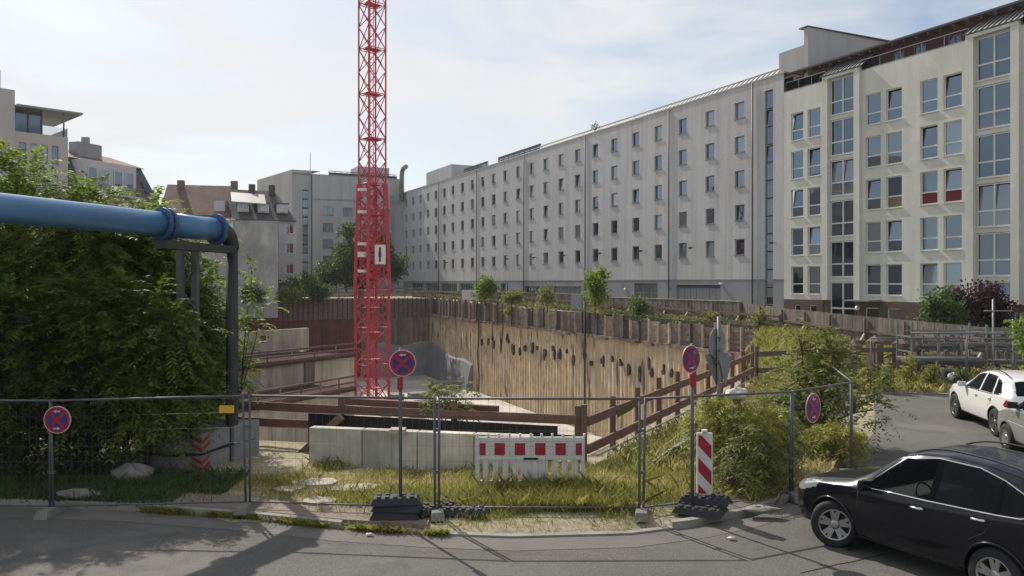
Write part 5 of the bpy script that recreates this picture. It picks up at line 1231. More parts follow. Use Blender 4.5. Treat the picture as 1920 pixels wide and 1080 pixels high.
# ---------------------------------------------------------------- vegetation
def nrmz(a): return a/np.maximum(np.linalg.norm(a, axis=1, keepdims=True), 1e-6)
def quads_leaf(C, D, Sd, ln, wd):
    """C base, D direction, Sd side; returns rhombic leaves"""
    n = len(C); ln = np.broadcast_to(ln, (n,))[:,None]; wd = np.broadcast_to(wd, (n,))[:,None]
    V = np.stack([C, C+D*ln*.45+Sd*wd*.5, C+D*ln, C+D*ln*.45-Sd*wd*.5], 1).reshape(-1,3)
    return V, np.arange(4*n).reshape(-1,4)
def frond_leaves(B, D, Lf, npairs, ll, lw, droop, rs):
    n = len(B); side = nrmz(np.cross(D, np.tile([0,0,1.], (n,1)))+1e-4); Vs = []; 
    Cs = []; Ds = []; Ss = []
    for k in range(npairs):
        t = (k+1.2)/(npairs+.5); P = B+D*(Lf*t)[:,None]; P[:,2] -= droop*Lf*t*t
        T = D.copy(); T[:,2] -= 2*droop*t; T = nrmz(T)
        for sg in (-1,1):
            d = nrmz(side*sg*1.0+T*.55+rs.normal(0,.16,(n,3))-np.array([0,0,.25])); up = nrmz(np.cross(d, T)); s_ = nrmz(np.cross(d, up)+rs.normal(0,.2,(n,3)))
            Cs.append(P); Ds.append(d); Ss.append(s_)
    C, D2, S2 = np.concatenate(Cs), np.concatenate(Ds), np.concatenate(Ss)
    f = rs.uniform(.75,1.2,len(C)); return quads_leaf(C, D2, S2, ll*f, lw*f)
def clouds(cl, n, rs, shell=.55):
    vol = np.array([c[3]*c[4]*c[5] for c in cl])**.75; idx = rs.choice(len(cl), n, p=vol/vol.sum()); c = np.array(cl)[idx]
    v = nrmz(rs.normal(0,1,(n,3))); r_ = (shell+(1-shell)*rs.rand(n))**1.0; ph = rs.uniform(0,6,3)
    lump = 1+.18*np.sin(v[:,0]*7+ph[0]+c[:,0]*3)+.16*np.sin(v[:,2]*8+ph[1]+c[:,1])
    P = c[:,:3]+v*c[:,3:6]*(r_*lump)[:,None]; return P, v
def tree(name, lab, cat, base, cl, n, kind, m, seed, ll=.12, lw=.05, Lf=.5, npairs=6, trunk=.12, droop=.35, group=None, shell=.5, lean=None, tm='bark', limbs=True, twigs=True):
    rs = np.random.RandomState(seed); r = empty(name, base, lab, cat, group); base = Vector(base)
    P, v = clouds(cl, n, rs, shell); P[:,2] = np.maximum(P[:,2], base.z+.08)
    if kind == 'frond':
        D = nrmz(v*.7+rs.normal(0,.45,(n,3))+np.array([0,0,.35])); V, Q = frond_leaves(P, D, Lf*rs.uniform(.6,1.25,n), npairs, ll, lw, droop, rs)
    else:
        k = npairs; P2 = np.repeat(P, k, 0)+rs.normal(0, Lf*.35, (n*k,3)); D = nrmz(rs.normal(0,1,(n*k,3))+np.repeat(v,k,0)*.8-np.array([0,0,.1])); S2 = nrmz(np.cross(D, rs.normal(0,1,(n*k,3)))); f = rs.uniform(.7,1.3,n*k)
        V, Q = quads_leaf(P2, D, S2, ll*f, lw*f)
    V[:,2] = np.maximum(V[:,2], base.z+.02)
    npmesh('crown', V, Q, m, r, base)
    b = MB()
    for i, c in enumerate(cl):
        t = Vector(c[:3]); a = base+Vector((rs.uniform(-.1,.1)*trunk*4, rs.uniform(-.1,.1)*trunk*4, -.05)) if not limbs or i == 0 else base.lerp(Vector(cl[0][:3]), rs.uniform(.3,.7))
        mid_ = a.lerp(t, .5)+Vector((rs.uniform(-.12,.12), rs.uniform(-.12,.12), .1))*min(2,(t-a).length); k = trunk if i == 0 else trunk*.55
        b.tube([a, mid_, t], [k, k*.65, k*.25], 8)
        if twigs:
            for j in range(6):
                dv = Vector(nrmz(rs.normal(0,1,(1,3)))[0]); b.tube([mid_.lerp(t, rs.uniform(.2,1)), t+Vector((dv.x*c[3],dv.y*c[4],abs(dv.z)*c[5]))*.8], [k*.3, k*.07], 5)
    b.build('trunk', tm, r); return r
def cl_at(X, d, z, rx, ry=None, rz=None): p = PT(X, d, z); return (p.x, p.y, z, rx, ry or rx, rz or rx)
# left mass of young pinnate trees
LT_ = [(-13.2,17.6,7.0,0),(-11.2,16.9,6.9,1),(-9.7,17.3,6.3,2),(-8.4,17.4,5.9,3),(-8.1,18.0,5.4,4)]
tl_ = ['tall feathery green tree at the far left edge behind the blue pipe','feathery green tree rising highest above the blue pipe','feathery green tree above the middle of the blue pipe','feathery green tree left of the ballast column','slim feathery green tree right of the pipe support']
for X, d, top, i in LT_:
    rs = np.random.RandomState(50+i); cl = [cl_at(X, d, top*.55, 1.1, 1.0, top*.33)]
    for k in range(9):
        a = rs.uniform(0,2*math.pi); zz = rs.uniform(.9, top-.9); rr = (1.0 if zz < top*.6 else .75)*(1-.25*(i == 4))
        cl.append(cl_at(X+math.cos(a)*rr, d+math.sin(a)*rr*.9, zz, .62, .6, .5))
    cl.append(cl_at(X+rs.uniform(-.3,.3), d, top-.5, .6,.6,.5))
    tree('feathery_tree', tl_[i], 'tree', PT(X, d, .1), cl, 1900 if i < 4 else 900, 'frond', 'leaf_fresh', 60+i, .14, .042, .85, 13, .09, .45, 'young trees massed at the left', .25)  # same species as the lower trees, leaf colour lightened to stand for sunlight
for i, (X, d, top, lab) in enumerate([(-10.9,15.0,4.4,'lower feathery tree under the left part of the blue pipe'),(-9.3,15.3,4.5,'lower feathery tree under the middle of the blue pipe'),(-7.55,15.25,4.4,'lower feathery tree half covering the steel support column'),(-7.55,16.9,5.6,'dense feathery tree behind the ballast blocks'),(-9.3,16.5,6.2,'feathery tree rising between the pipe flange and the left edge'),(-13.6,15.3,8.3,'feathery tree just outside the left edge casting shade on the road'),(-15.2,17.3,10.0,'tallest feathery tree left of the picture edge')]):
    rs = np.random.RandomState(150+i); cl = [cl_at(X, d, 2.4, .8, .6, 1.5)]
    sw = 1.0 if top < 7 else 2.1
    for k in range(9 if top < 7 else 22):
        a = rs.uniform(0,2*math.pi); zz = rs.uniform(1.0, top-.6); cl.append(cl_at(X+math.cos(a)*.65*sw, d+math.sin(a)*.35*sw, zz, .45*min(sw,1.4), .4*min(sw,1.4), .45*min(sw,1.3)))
    tree('feathery_tree', lab, 'tree', PT(X, d+.2, .1), cl, 1400, 'frond', 'leaf_left_shade', 160+i, .135, .04, .8, 13, .06, .45, 'young trees massed at the left', .15)
cl = [cl_at(-5.95,16.9,2.9,.45,.45,.5), cl_at(-5.6,16.8,3.5,.3,.3,.3), cl_at(-6.2,16.9,2.0,.4,.4,.5), cl_at(-5.8,16.7,4.25,.25,.25,.22)]
tree('feathery_sapling', 'bright green feathery sapling reaching out beside the dark riser pipe', 'tree', PT(-6.4,16.9,.1), cl, 60, 'frond', 'leaf_fresh', 90, .14, .05, .5, 7, .03, .45, shell=.2)
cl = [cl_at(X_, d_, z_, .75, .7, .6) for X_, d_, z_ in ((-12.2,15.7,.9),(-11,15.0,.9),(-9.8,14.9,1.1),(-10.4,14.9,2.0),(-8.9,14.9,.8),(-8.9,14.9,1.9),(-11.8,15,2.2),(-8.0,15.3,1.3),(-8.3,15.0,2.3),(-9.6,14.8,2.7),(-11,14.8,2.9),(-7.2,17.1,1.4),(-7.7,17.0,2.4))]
tree('shaded_undergrowth', 'undergrowth in leaves darkened for shade beneath the feathery trees behind the left fence', 'bush', PT(-10.2,15.8,.1), cl, 2300, 'frond', 'leaf_shade', 95, .13, .045, .5, 8, .04, .4, shell=.1)
# big bush right
rs = np.random.RandomState(5); bX, bd_ = 7.65, 18.3; cl = [cl_at(bX, bd_, 1.5, .8, .8, .9)]
for k in range(13):
    a = rs.uniform(0,6.28); zz = rs.uniform(.45,2.5); rr = 1.15*(1-abs(zz-1.0)/2.6); cl.append(cl_at(bX+math.cos(a)*rr, bd_+math.sin(a)*rr, zz, .48, .48, .4))
cl += [cl_at(bX-.55,bd_,2.75,.32,.3,.3), cl_at(bX+.15,bd_,2.6,.3,.3,.3), cl_at(bX+1.35,bd_,1.7,.35,.3,.25)]
tree('large_bush', 'large yellow green bush beside the parking area in front of the timber rails', 'bush', PT(bX,bd_,.05), cl, 1250, 'frond', 'leaf_olive', 21, .12, .045, .42, 6, .06, .5, shell=.3)
# yellow drooping weeds behind the beacon
for i, (X, d, top, rx, m, lab) in enumerate([(4.25,14.7,1.75,.5,'leaf_yellow','yellow drooping shrub directly behind the striped beacon'),(4.95,14.6,1.8,.6,'leaf_yellow','yellow drooping shrub left of the fence post by the black car'),
        (4.3,13.9,1.25,.55,'leaf_olive','low olive shrub at the foot of the yellow shrubs'),(4.15,16.0,1.25,.4,'leaf_yellow','low yellow shrub between the two sign poles'),(5.4,15.4,1.5,.5,'leaf_olive','olive weeds left of the big bush'),(5.6,17.2,1.3,.5,'leaf_olive','olive shrub behind the back of the grey signs'),(7.0,16.3,1.0,.6,'leaf_yellow','low yellow shrub at the foot of the big bush by the road')]):
    rs = np.random.RandomState(200+i); cl = [cl_at(X, d, top*.55, rx*.8, rx*.8, top*.38)]
    for k in range(6): a = rs.uniform(0,6.28); cl.append(cl_at(X+math.cos(a)*rx*.6, d+math.sin(a)*rx*.6, rs.uniform(.3,top*.9), rx*.4, rx*.4, rx*.4))
    tree('drooping_shrub', lab, 'shrub', PT(X,d,.1), cl, 330, 'frond', m, 220+i, .13, .028, .4, 7, .02, .75, 'shrubs in the weedy corner', .15)
# plant in front of pit centre
cl = [cl_at(-1.35,17.2,1.55,.35,.3,.2), cl_at(-1.8,17.2,1.45,.3,.3,.18), cl_at(-.95,17.1,1.3,.3,.3,.2), cl_at(-1.4,17.2,1.0,.3,.3,.3)]
tree('weed_tree', 'yellow green sprawling weed on the near rim in front of the pale pit floor', 'plant', PT(-1.45,17.2,.0), cl, 80, 'frond', 'leaf_olive', 31, .14, .035, .42, 7, .02, .6, shell=.2)
# saplings on the far rim
def rimtree(px, d, ztop, rx, n, m, lab, seed, zb=None, hh=None, ll=.30):
    p = PX(px, d); z0 = hgt(p.x, p.y) if zb is None else zb; h_ = ztop-z0; rs = np.random.RandomState(seed); cl = [(p.x,p.y,z0+h_*.58,rx*.7,rx*.7,h_*.33)]
    for k in range(8): a = rs.uniform(0,6.28); zz = z0+h_*rs.uniform(.3,.92); r_ = rx*.6*(1.15-.6*(zz-z0)/h_); cl.append((p.x+math.cos(a)*r_, p.y+math.sin(a)*r_, zz, rx*.38, rx*.38, rx*.34))
    tree('sapling', lab, 'tree', (p.x,p.y,z0-.1), cl, n, 'leaf', m, seed, ll, ll*.55, .5, 7, .07, group='saplings on the far rim', shell=.25)
rimtree(910, 86, 5.0, 1.5, 330, 'leaf_fresh', 'round green sapling on the far rim left of centre', 41)
rimtree(1117, 63, 5.1, 1.35, 330, 'leaf_fresh', 'tallest light green sapling on the far rim above the drain pipe', 42, ll=.26)
rimtree(1197, 58.5, 2.9, 1.0, 170, 'leaf_mid', 'low green bush on the far rim right of the tall sapling', 43, ll=.2)
rimtree(1025, 70, 3.9, 1.1, 150, 'leaf_olive', 'thin olive sapling on the far rim between the two green ones', 44, ll=.2)
rimtree(960, 80, 3.2, 1.4, 170, 'leaf_olive', 'low olive scrub on the far rim right of the left sapling', 45, ll=.24)
rimtree(1335, 51, 2.0, .8, 60, 'leaf_olive', 'small weeds on the far rim above the right no stopping sign', 46, ll=.16)
rimtree(1425, 48, 2.2, .9, 80, 'leaf_olive', 'weeds on the far rim at the right end of the lagging', 47, ll=.16)
p = onW(962, .5); cl = [(p.x,p.y,1.0,.5,.5,.5),(p.x,p.y,.1,.5,.45,.6),(p.x,p.y,-.9,.35,.35,.5)]
tree('hanging_weed', 'yellow weed hanging over the lagging left of centre', 'plant', (p.x,p.y,.6), cl, 90, 'leaf', 'leaf_yellow', 48, .22, .1, .5, 6, .03)
# rim hanging greens (leafy strip)
rs = np.random.RandomState(3); n_ = 2600; t_ = rs.rand(n_)**.7; A_ = np.array(Cn)[None]+(np.array(R2)-np.array(Cn))[None]*t_[:,None]*.97
keep = (np.sin(t_*37)+np.sin(t_*91+1)+rs.normal(0,.5,n_)) > .1; A_ = A_[keep]; n_ = len(A_)
A_[:,:2] += (np.array(wn)[:2]*rs.uniform(-2.6,.3,(n_,1))); A_[:,2] = [hgt(x,y)+abs(rs.normal(0,.28)) for x, y, _ in A_]
P2 = np.repeat(A_, 4, 0)+rs.normal(0,.14,(n_*4,3)); D = nrmz(rs.normal(0,1,(n_*4,3))+[0,0,.6]); S2 = nrmz(np.cross(D, rs.normal(0,1,(n_*4,3))))
V, Q = quads_leaf(P2, D, S2, .2, .09); tagp(npmesh('rim_weeds', V, Q, 'leaf_olive', None, tuple(W2)), 'low weeds creeping along the far rim above the lagging', 'weeds', kind='stuff')
# big tree behind the crane, bushes
rs = np.random.RandomState(77); bx_, by_ = -21.6, 106; cl = [cl_at(bx_, by_, 6.6, 4.2, 3.6, 3.2)]
for k in range(14): a = rs.uniform(0,6.28); zz = rs.uniform(3.4,10.6); r_ = 4.8*(1-abs(zz-5.6)/7.5); cl.append(cl_at(bx_+math.cos(a)*r_, by_+math.sin(a)*r_*.6, zz, 1.7, 1.6, 1.3))
cl.append(cl_at(bx_-1.5, by_, 11.2, 1.4,1.4,1.1)); cl.append(cl_at(bx_+2.6, by_, 10.2, 1.5,1.4,1.2))
cl.append(cl_at(bx_-4.5, by_, 5.0, 2,1.8,2)); cl.append(cl_at(bx_+4.8, by_, 6.6, 1.9,1.6,1.6))
tree('courtyard_tree', 'big dark green broadleaf tree behind the red crane', 'tree', PT(bx_,by_,1.6), cl, 1900, 'leaf', 'leaf_dark', 71, .42, .26, .9, 9, .35, shell=.45)
for i, (px, d, zt, rx, m, lab) in enumerate([(566,98,5.2,2.4,'leaf_mid','green bush left of the courtyard tree'),(600,99,3.6,1.8,'leaf_dark','dark bush at the foot of the courtyard tree'),(548,95,3.4,1.6,'leaf_olive','olive bush in front of the dark shed'),(478,93,3.4,1.4,'leaf_dark','sparse bush below the blank concrete firewall')]):
    p = PX(px, d); rs = np.random.RandomState(300+i); cl = [(p.x,p.y,1.5+(zt-1.5)*.5,rx*.8,rx*.7,(zt-1.5)*.5)]
    for k in range(6): a = rs.uniform(0,6.28); cl.append((p.x+math.cos(a)*rx*.7, p.y+math.sin(a)*rx*.5, rs.uniform(2,zt-.4), rx*.4, rx*.4, rx*.35))
    tree('courtyard_bush', lab, 'bush', (p.x,p.y,1.4), cl, 330, 'leaf', m, 310+i, .32, .18, .7, 7, .08, group='bushes behind the pit', shell=.3)
for i, (px, d, zt, rx, m, lab) in enumerate([(1762,42,3.8,1.25,'leaf_mid','green tree in front of the cream building plinth'),(1822,42.5,4.3,1.4,'leaf_purple','purple leaved tree below the right stair window'),(1860,42.5,3.6,1.0,'leaf_purple','smaller purple leaved tree at the foot of the right stair window')]):
    p = PX(px, d); rs = np.random.RandomState(330+i); z0 = .5; cl = [(p.x,p.y,z0+(zt-z0)*.55,rx*.75,rx*.7,(zt-z0)*.36)]
    for k in range(9): a = rs.uniform(0,6.28); cl.append((p.x+math.cos(a)*rx*.7, p.y+math.sin(a)*rx*.6, rs.uniform(1.4,zt-.4), rx*.34, rx*.34, rx*.32))
    tree('ornamental_tree', lab, 'tree', (p.x,p.y,z0-.1), cl, 420, 'leaf', m, 340+i, .2, .12, .5, 7, .07, group='trees before the cream building', shell=.3)
p = PX(1915,24); cl = [(p.x,p.y,2.45,.35,.3,.4),(p.x+.3,p.y,2.0,.4,.35,.4),(p.x+.4,p.y,1.2,.3,.3,.5)]
tree('roadside_sapling', 'bright green leafy branch at the right edge above the silver van', 'tree', (p.x+.4,p.y,0), cl, 120, 'leaf', 'leaf_fresh', 361, .13, .07, .25, 7, .03)
p = FX(1112); rs = np.random.RandomState(9); cl = [(p.x+.2,p.y,21.3,.4,.3,.3)]
tree('roof_weed', 'small green weed growing on the roof edge of the grey building', 'plant', (p.x+.3,p.y+.2,20.8), cl, 22, 'leaf', 'leaf_mid', 362, .18, .1, .4, 6, .03)
# weeds in the far grass strip
for i, (px, d, zt) in enumerate([(1703,27.2,1.35),(1745,27.6,.9),(1660,27,.9),(1800,27.5,.75),(1850,27.8,.8)]):
    p = PX(px, d, 0); cl = [(p.x,p.y,zt*.55,.28,.25,zt*.4),(p.x+.1,p.y,zt*.9,.12,.12,.15)]
    tree('tall_weed', ['tall pale weed standing left in the grass strip','bushy weed in the middle of the grass strip','low weed near the big bush on the grass strip','dark weed behind the mirror of the white car','low weed behind the roof of the white car'][i], 'weed', (p.x,p.y,0), cl, 130, 'leaf', ['leaf_yellow','leaf_olive','leaf_olive','leaf_mid','leaf_olive'][i], 370+i, .11, .05, .2, 6, .015, group='weeds in the grass strip', shell=.1)

# grass
def grass(name, sampler, n, h0, h1, m, lab, wd_=.012, seed=1, lean=.35):
    rs = np.random.RandomState(seed); P = []
    while len(P) < n:
        x, y, k = sampler(rs)
        if inpoly(x, y, pit2) or inpoly(x, y, road2): continue
        if -6 < x < 4.2 and y < 18:
            e = y-float(np.interp(x, ex, ey)); 
            if x < -.9 and e < .85 and rs.rand() > .05: continue
            if x >= -.9 and e < .75+.25*math.sin(x*3) and rs.rand() > .12: continue
        P.append((x, y, hgt(x, y), k))
    P = np.array(P); hgt_ = rs.uniform(h0, h1, n)*P[:,3]; a = rs.uniform(0, 6.28, n); s_ = np.stack([np.cos(a), np.sin(a), 0*a], 1)
    dv = np.stack([rs.normal(0,lean,n), rs.normal(0,lean,n), np.ones(n)], 1); B = P[:,:3]; M = B+dv*(hgt_*.55)[:,None]; T = M+(dv*[1.9,1.9,.8])*(hgt_*.45)[:,None]; w_ = wd_
    V = np.stack([B-s_*w_, B+s_*w_, M+s_*w_*.7, T, M-s_*w_*.7], 1).reshape(-1,3); Q = np.arange(5*n).reshape(-1,5)
    return tagp(npmesh(name, V, Q, m, None, (0,14,0)), lab, 'grass', kind='stuff')
cl_c = [(rng.uniform(-5.5,5), rng.uniform(12.6,17), rng.uniform(.5,1.3)) for _ in range(75)]
def nearclump(rs):
    c = cl_c[rs.randint(len(cl_c))]; x, y = c[0]+rs.normal(0,.28), c[1]+rs.normal(0,.22); return x, y, c[2]
def nearver(rs):
    x = rs.uniform(-5.2, 4.6); y = rs.uniform(13.3, 17.4); k = .6+.5*math.sin(x*2.1+1)*math.sin(y*2.3)
    e = float(np.interp(x, ex, ey))
    if y < e+1.3 and rs.rand() < (.93 if x < -.9 else .6): y += 1.3
    if x < .2 and y > 16.2: y -= 1
    return x, y, max(.25, k)
grass('grass', nearclump, 20000, .05, .24, 'grass_green', 'green grass tufts on the verge behind the site fence', .0055, 1)
grass('dry_grass', nearver, 38000, .04, .17, 'grass_dry', 'dry yellow grass on the verge behind the site fence', .005, 2)
def tallmid(rs): return rs.normal(.9,1.0), rs.uniform(13.5,14.7), rs.uniform(.7,1.2)
grass('grass', tallmid, 9000, .18, .42, 'grass_green', 'tall grass growing up in front of the red and white barrier', .006, 3)
def leftv(rs): return rs.uniform(-13,-5.3), rs.uniform(13.2,16.2), rs.uniform(.5,1)
grass('grass', leftv, 15000, .1, .36, 'leaf_mid', 'shaded grass under the trees behind the left fence', .008, 4)  # darker leaf colour deepens the tree shade on this grass
def slope(rs):
    t = rs.rand(); p = NB.lerp(NR1, t); o_ = rs.rand()*3.4; return p.x+.35+o_*.9, p.y-.1-o_*.55, rs.uniform(.6,1.2)
grass('grass', slope, 15000, .15, .42, 'grass_green', 'rank grass on the slope along the diagonal timber rail', .014, 5)
grass('dry_grass', slope, 6000, .15, .42, 'grass_dry', 'dry grass on the slope along the diagonal timber rail', .014, 6)
def corner_(rs): return rs.uniform(4.2,8.6), rs.uniform(14.2,21.5), rs.uniform(.6,1.2)
grass('dry_grass', corner_, 7000, .1, .32, 'grass_dry', 'dry grass around the foot of the big bush', .012, 7)
def farstrip(rs): return rs.uniform(9.5,26), rs.uniform(28.6,36.5), rs.uniform(.5,1.1)
grass('grass', farstrip, 26000, .12, .42, 'grass_green', 'green grass strip beyond the parking area', .022, 8)
grass('dry_grass', farstrip, 14000, .15, .5, 'grass_dry', 'dry grass in the strip beyond the parking area', .02, 9)
def backrim(rs):
    t = rs.rand(); p = R2.lerp(R1, t); return p.x+abs(rs.normal(0,1))*5+.3, p.y+rs.uniform(-1,6), rs.uniform(.6,1.3)
grass('grass', backrim, 16000, .2, .6, 'grass_green', 'weeds on the ground between the timber rails and the board fence', .03, 10)
def farrim(rs):
    t = rs.rand(); p = Cn.lerp(R2, t); o_ = rs.uniform(1.6,8); return p.x-wn.x*o_, p.y-wn.y*o_, rs.uniform(.4,1.1)
grass('grass', farrim, 16000, .15, .6, 'leaf_mid', 'weeds on the far rim between the lagging and the board fences', .045, 13)
def kerbw(rs): x = rs.uniform(-5.5,-1.2); return x, float(np.interp(x, ex, ey))+rs.normal(.0,.03)+.03, 1
def kerbgrass(n, seed):
    rs = np.random.RandomState(seed); x = rs.uniform(-6.5,-1.0,n); x = x[np.sin(x*5)+rs.normal(0,.6,n) > -.2]; n = len(x); y = np.interp(x, ex, ey)-.03+rs.normal(0,.025,n)
    B = np.stack([x,y,0*x+.01],1); dv = np.stack([rs.normal(0,.5,n),rs.normal(-.3,.4,n),np.ones(n)],1); h_ = rs.uniform(.05,.17,n); a = rs.uniform(0,6.28,n); s_ = np.stack([np.cos(a),np.sin(a),0*a],1)*.007
    M = B+dv*(h_*.6)[:,None]; T = M+dv*[1.5,1.5,.5]*(h_*.4)[:,None]; V = np.stack([B-s_,B+s_,M+s_,T,M-s_],1).reshape(-1,3)
    tagp(npmesh('gutter_weeds', V, np.arange(5*n).reshape(-1,5), 'grass_green', None, (-3,13,0)), 'weeds sprouting in the gutter along the kerb', 'weeds', kind='stuff')
kerbgrass(4200, 12)

# ---------------------------------------------------------------- cars
def smooth(a, k):
    for _ in range(k): a = np.concatenate([[a[0]], (a[:-2]+2*a[1:-1]+a[2:])/4, [a[-1]]])
    return a
def make_car(P, lab, cat, name):
    r = empty(name, (0,0,0), lab, cat); Ln = P['L']; nx = 240
    t = np.linspace(0, 1, nx+1); xs_ = Ln*t
    itp = lambda k, s_=6: smooth(np.interp(xs_, *zip(*P[k])), s_)
    zt, zb, w_, zs = itp('top',5), itp('bot'), itp('w'), itp('belt')
    zs = np.minimum(zs, zt-.05)
    rings = []; 
    for i in range(nx+1):
        hgt2 = zt[i]-zs[i]; W = w_[i]; wr = W*.955-P['tumble']*hgt2-.07
        c = np.array([(0,zb[i]),(W*.88,zb[i]),(W*.955,zb[i]+.09),(W*1.0,zb[i]+.45*(zs[i]-zb[i])),(W*.992,zb[i]+.75*(zs[i]-zb[i])),(W*.972,zs[i]-.02),(W*.95,zs[i]+.01),(wr+.03*min(1,hgt2/.3),zt[i]-.10*min(1,hgt2/.3)),(wr-.05,zt[i]-.03*min(1,hgt2/.3)-.005),(wr*.6,zt[i]-.003),(0,zt[i])])
        for _ in range(2):
            q = [c[0]]
            for k in range(len(c)-1): q += [c[k]*.75+c[k+1]*.25, c[k]*.25+c[k+1]*.75]
            q.append(c[-1]); c = np.array(q)
        # resample to denser by linear subdivision
        dd_ = []
        for k in range(len(c)-1): dd_ += [c[k], (c[k]+c[k+1])/2] if True else [c[k]]
        dd_.append(c[-1]); rings.append(np.array(dd_))
    rings = np.array(rings); m_ = rings.shape[1]
    crease = P.get('crease')
    V = np.zeros((2, nx+1, m_, 3))
    for sgi, sg in enumerate((-1,1)):
        V[sgi,:,:,0] = xs_[:,None]; V[sgi,:,:,1] = rings[:,:,0]*sg; V[sgi,:,:,2] = rings[:,:,1]
    def surf(x, z):
        i = int(np.clip(x/Ln*nx, 0, nx)); rg = rings[i]; k = np.argmax(rg[:,0]); half = rg[2:]; d = np.abs(rg[:,1]-z)+ (rg[:,0] < .3)*9; return float(rg[np.argmin(d),0])
    parts = {}
    def add(nm, mt, V4): parts.setdefault((nm,mt), []).append(V4)
    wins_ = P['wins']; hubs = P['hubs']; wr_ = P['wr']+.055
    for sgi, sg in enumerate((-1,1)):
        for i in range(nx):
            for k in range(m_-1):
                q = [V[sgi,i,k], V[sgi,i+1,k], V[sgi,i+1,k+1], V[sgi,i,k+1]]
                if sg > 0: q = q[::-1]
                cx, cy, cz = sum(q)/4; ay = abs(cy)
                if any((cx-h)**2+(cz-P['wr'])**2 < wr_**2 for h in hubs) and ay > .45: continue
                nm = ('body', P['paint'])
                zc = zs[i]; wr2 = w_[i]*.955-P['tumble']*(zt[i]-zc)-.07
                if cz > zc+.015 and ay > wr2-.04:
                    for wn_, mt, poly in wins_:
                        if inpoly(cx, cz, poly): nm = (wn_, mt)
                if P['ws'][0] < cx < P['ws'][1] and ay < wr2-.03 and cz > zc: nm = ('windscreen','car_glass_front')
                if P['rw'][0] < cx < P['rw'][1] and ay < wr2-.06 and cz > zc+.03: nm = ('rear_window','car_glass_tint')
                if inpoly(cx, cz, P['head']) and ay > w_[i]*.55: nm = ('headlight','lamp_clear')
                if inpoly(cx, cz, P['tail']) and ay > w_[i]*.5: nm = ('tail_light','lamp_red')
                if cz < P['clad'] : nm = ('sill_cladding','plastic_black')
                if cx < .3 and ay < .5 and P['grille'][0] < cz < P['grille'][1]: nm = ('grille','plastic_black')
                add(nm[0]+('' if nm[0] in ('body','windscreen','rear_window','sill_cladding','grille') else ('R' if sg > 0 else 'L')), nm[1], q)
    # end caps
    for i in (0, nx):
        for k in range(m_-1):
            a, c = V[0,i,k], V[0,i,k+1]; b1, d1 = V[1,i,k], V[1,i,k+1]; q = [a, c, d1, b1] if i == 0 else [b1, d1, c, a]
            add('grille' if i == 0 and P['grille'][0] < a[2] < P['grille'][1] else 'body', 'plastic_black' if i == 0 and P['grille'][0] < a[2] < P['grille'][1] else P['paint'], q)
    for (nm, mt), qs in parts.items():
        A4 = np.array(qs).reshape(-1,3); key = np.round(A4*2e4).astype(np.int64); _, idx, inv = np.unique(key, axis=0, return_index=True, return_inverse=True)
        inv = np.asarray(inv).ravel()
        Qd = inv.reshape(-1,4); nm2 = nm[:-1] if nm[-1] in 'LR' else nm
        if nm == 'body' and mt == 'plastic_black': continue
        Qd = Qd[[len(set(q)) == 4 for q in Qd]]
        if len(Qd): npmesh(nm2, A4[idx], Qd, mt, r, (0,0,0), True)
    # underbody and interior
    b = MB(); b.box((Ln/2,0,.42),(Ln-.5,1.1,.36)); b.build('underbody', 'plastic_black', r)
    for h in hubs:
        b = MB(); b.lathe([(-.85,wr_+.005),(.85,wr_+.005)], (h,0,P['wr']), (0,1,0), 32); b.build('wheel_well', 'plastic_black', r)
    cab0 = P['ws'][0]+.05
    b = MB(); b.box((cab0+.35,0,.86),(.55,1.35,.22)); b.build('dashboard', 'interior', r, bevel=.05)
    for sx, ys in ((cab0+1.15,(-.36,.36)),(cab0+2.0,(-.36,.36))):
        for y in ys:
            b = MB(); b.box((sx,y,.62),(.5,.5,.16)); b.box((sx+.27,y,.95),(.14,.48,.6)); b.box((sx+.32,y,1.3),(.09,.26,.16)); b.build('seat', 'seat_cloth', r, bevel=.04)
    b = MB(); cc = Vector((cab0+.68,-.36,.98)); ax = Vector((1,0,.45)).normalized(); _, a1, a2 = orthob(ax)
    b.tube([cc+a1*math.cos(t_)*.18+a2*math.sin(t_)*.18 for t_ in np.linspace(0,2*math.pi,21)], .016, 6, False); b.tube([cc-a1*.17,cc+a1*.17], .014, 6); b.build('steering_wheel', 'plastic_black', r)
    # trims
    for side in (-1,1):
        for pl in P['trim']:
            b = MB(); b.tube([(x, side*(surf(x,z)+.006), z) for x, z in pl], .011, 6); b.build('window_trim', P['trimmat'], r)
        for pl in P['seams']:
            b = MB(); b.tube([(x, side*(surf(x,z)+.0005), z) for x, z in pl], .0055, 5); b.build('door_seam', 'plastic_black', r)
        for x, z in P['handles']:
            y = surf(x, z); b = MB(); b.tube([(x-.1, side*(y+.005), z),(x-.07, side*(y+.04), z+.005),(x+.07, side*(y+.04), z+.01),(x+.1, side*(y+.005), z+.01)], .016, 8); b.build('door_handle', P['trimmat'] if P['trimmat'] == 'chrome' else P['paint'], r)
        mxx, mz = P['mirror']; y = surf(mxx, mz-.05)
        b = MB(); c = (mxx+.02, side*(y+.16), mz); 
        b.hexa([(mxx-.1,side*(y+.03),mz-.08),(mxx+.06,side*(y+.03),mz-.08),(mxx+.04,side*(y+.26),mz-.07),(mxx-.04,side*(y+.26),mz-.07),(mxx-.1,side*(y+.04),mz+.06),(mxx+.06,side*(y+.04),mz+.07),(mxx+.04,side*(y+.25),mz+.09),(mxx-.04,side*(y+.25),mz+.08)])
        o = b.build('mirror', P['mirmat'], r, bevel=.025)
        ra, rb, rz = P['roofrail']; 
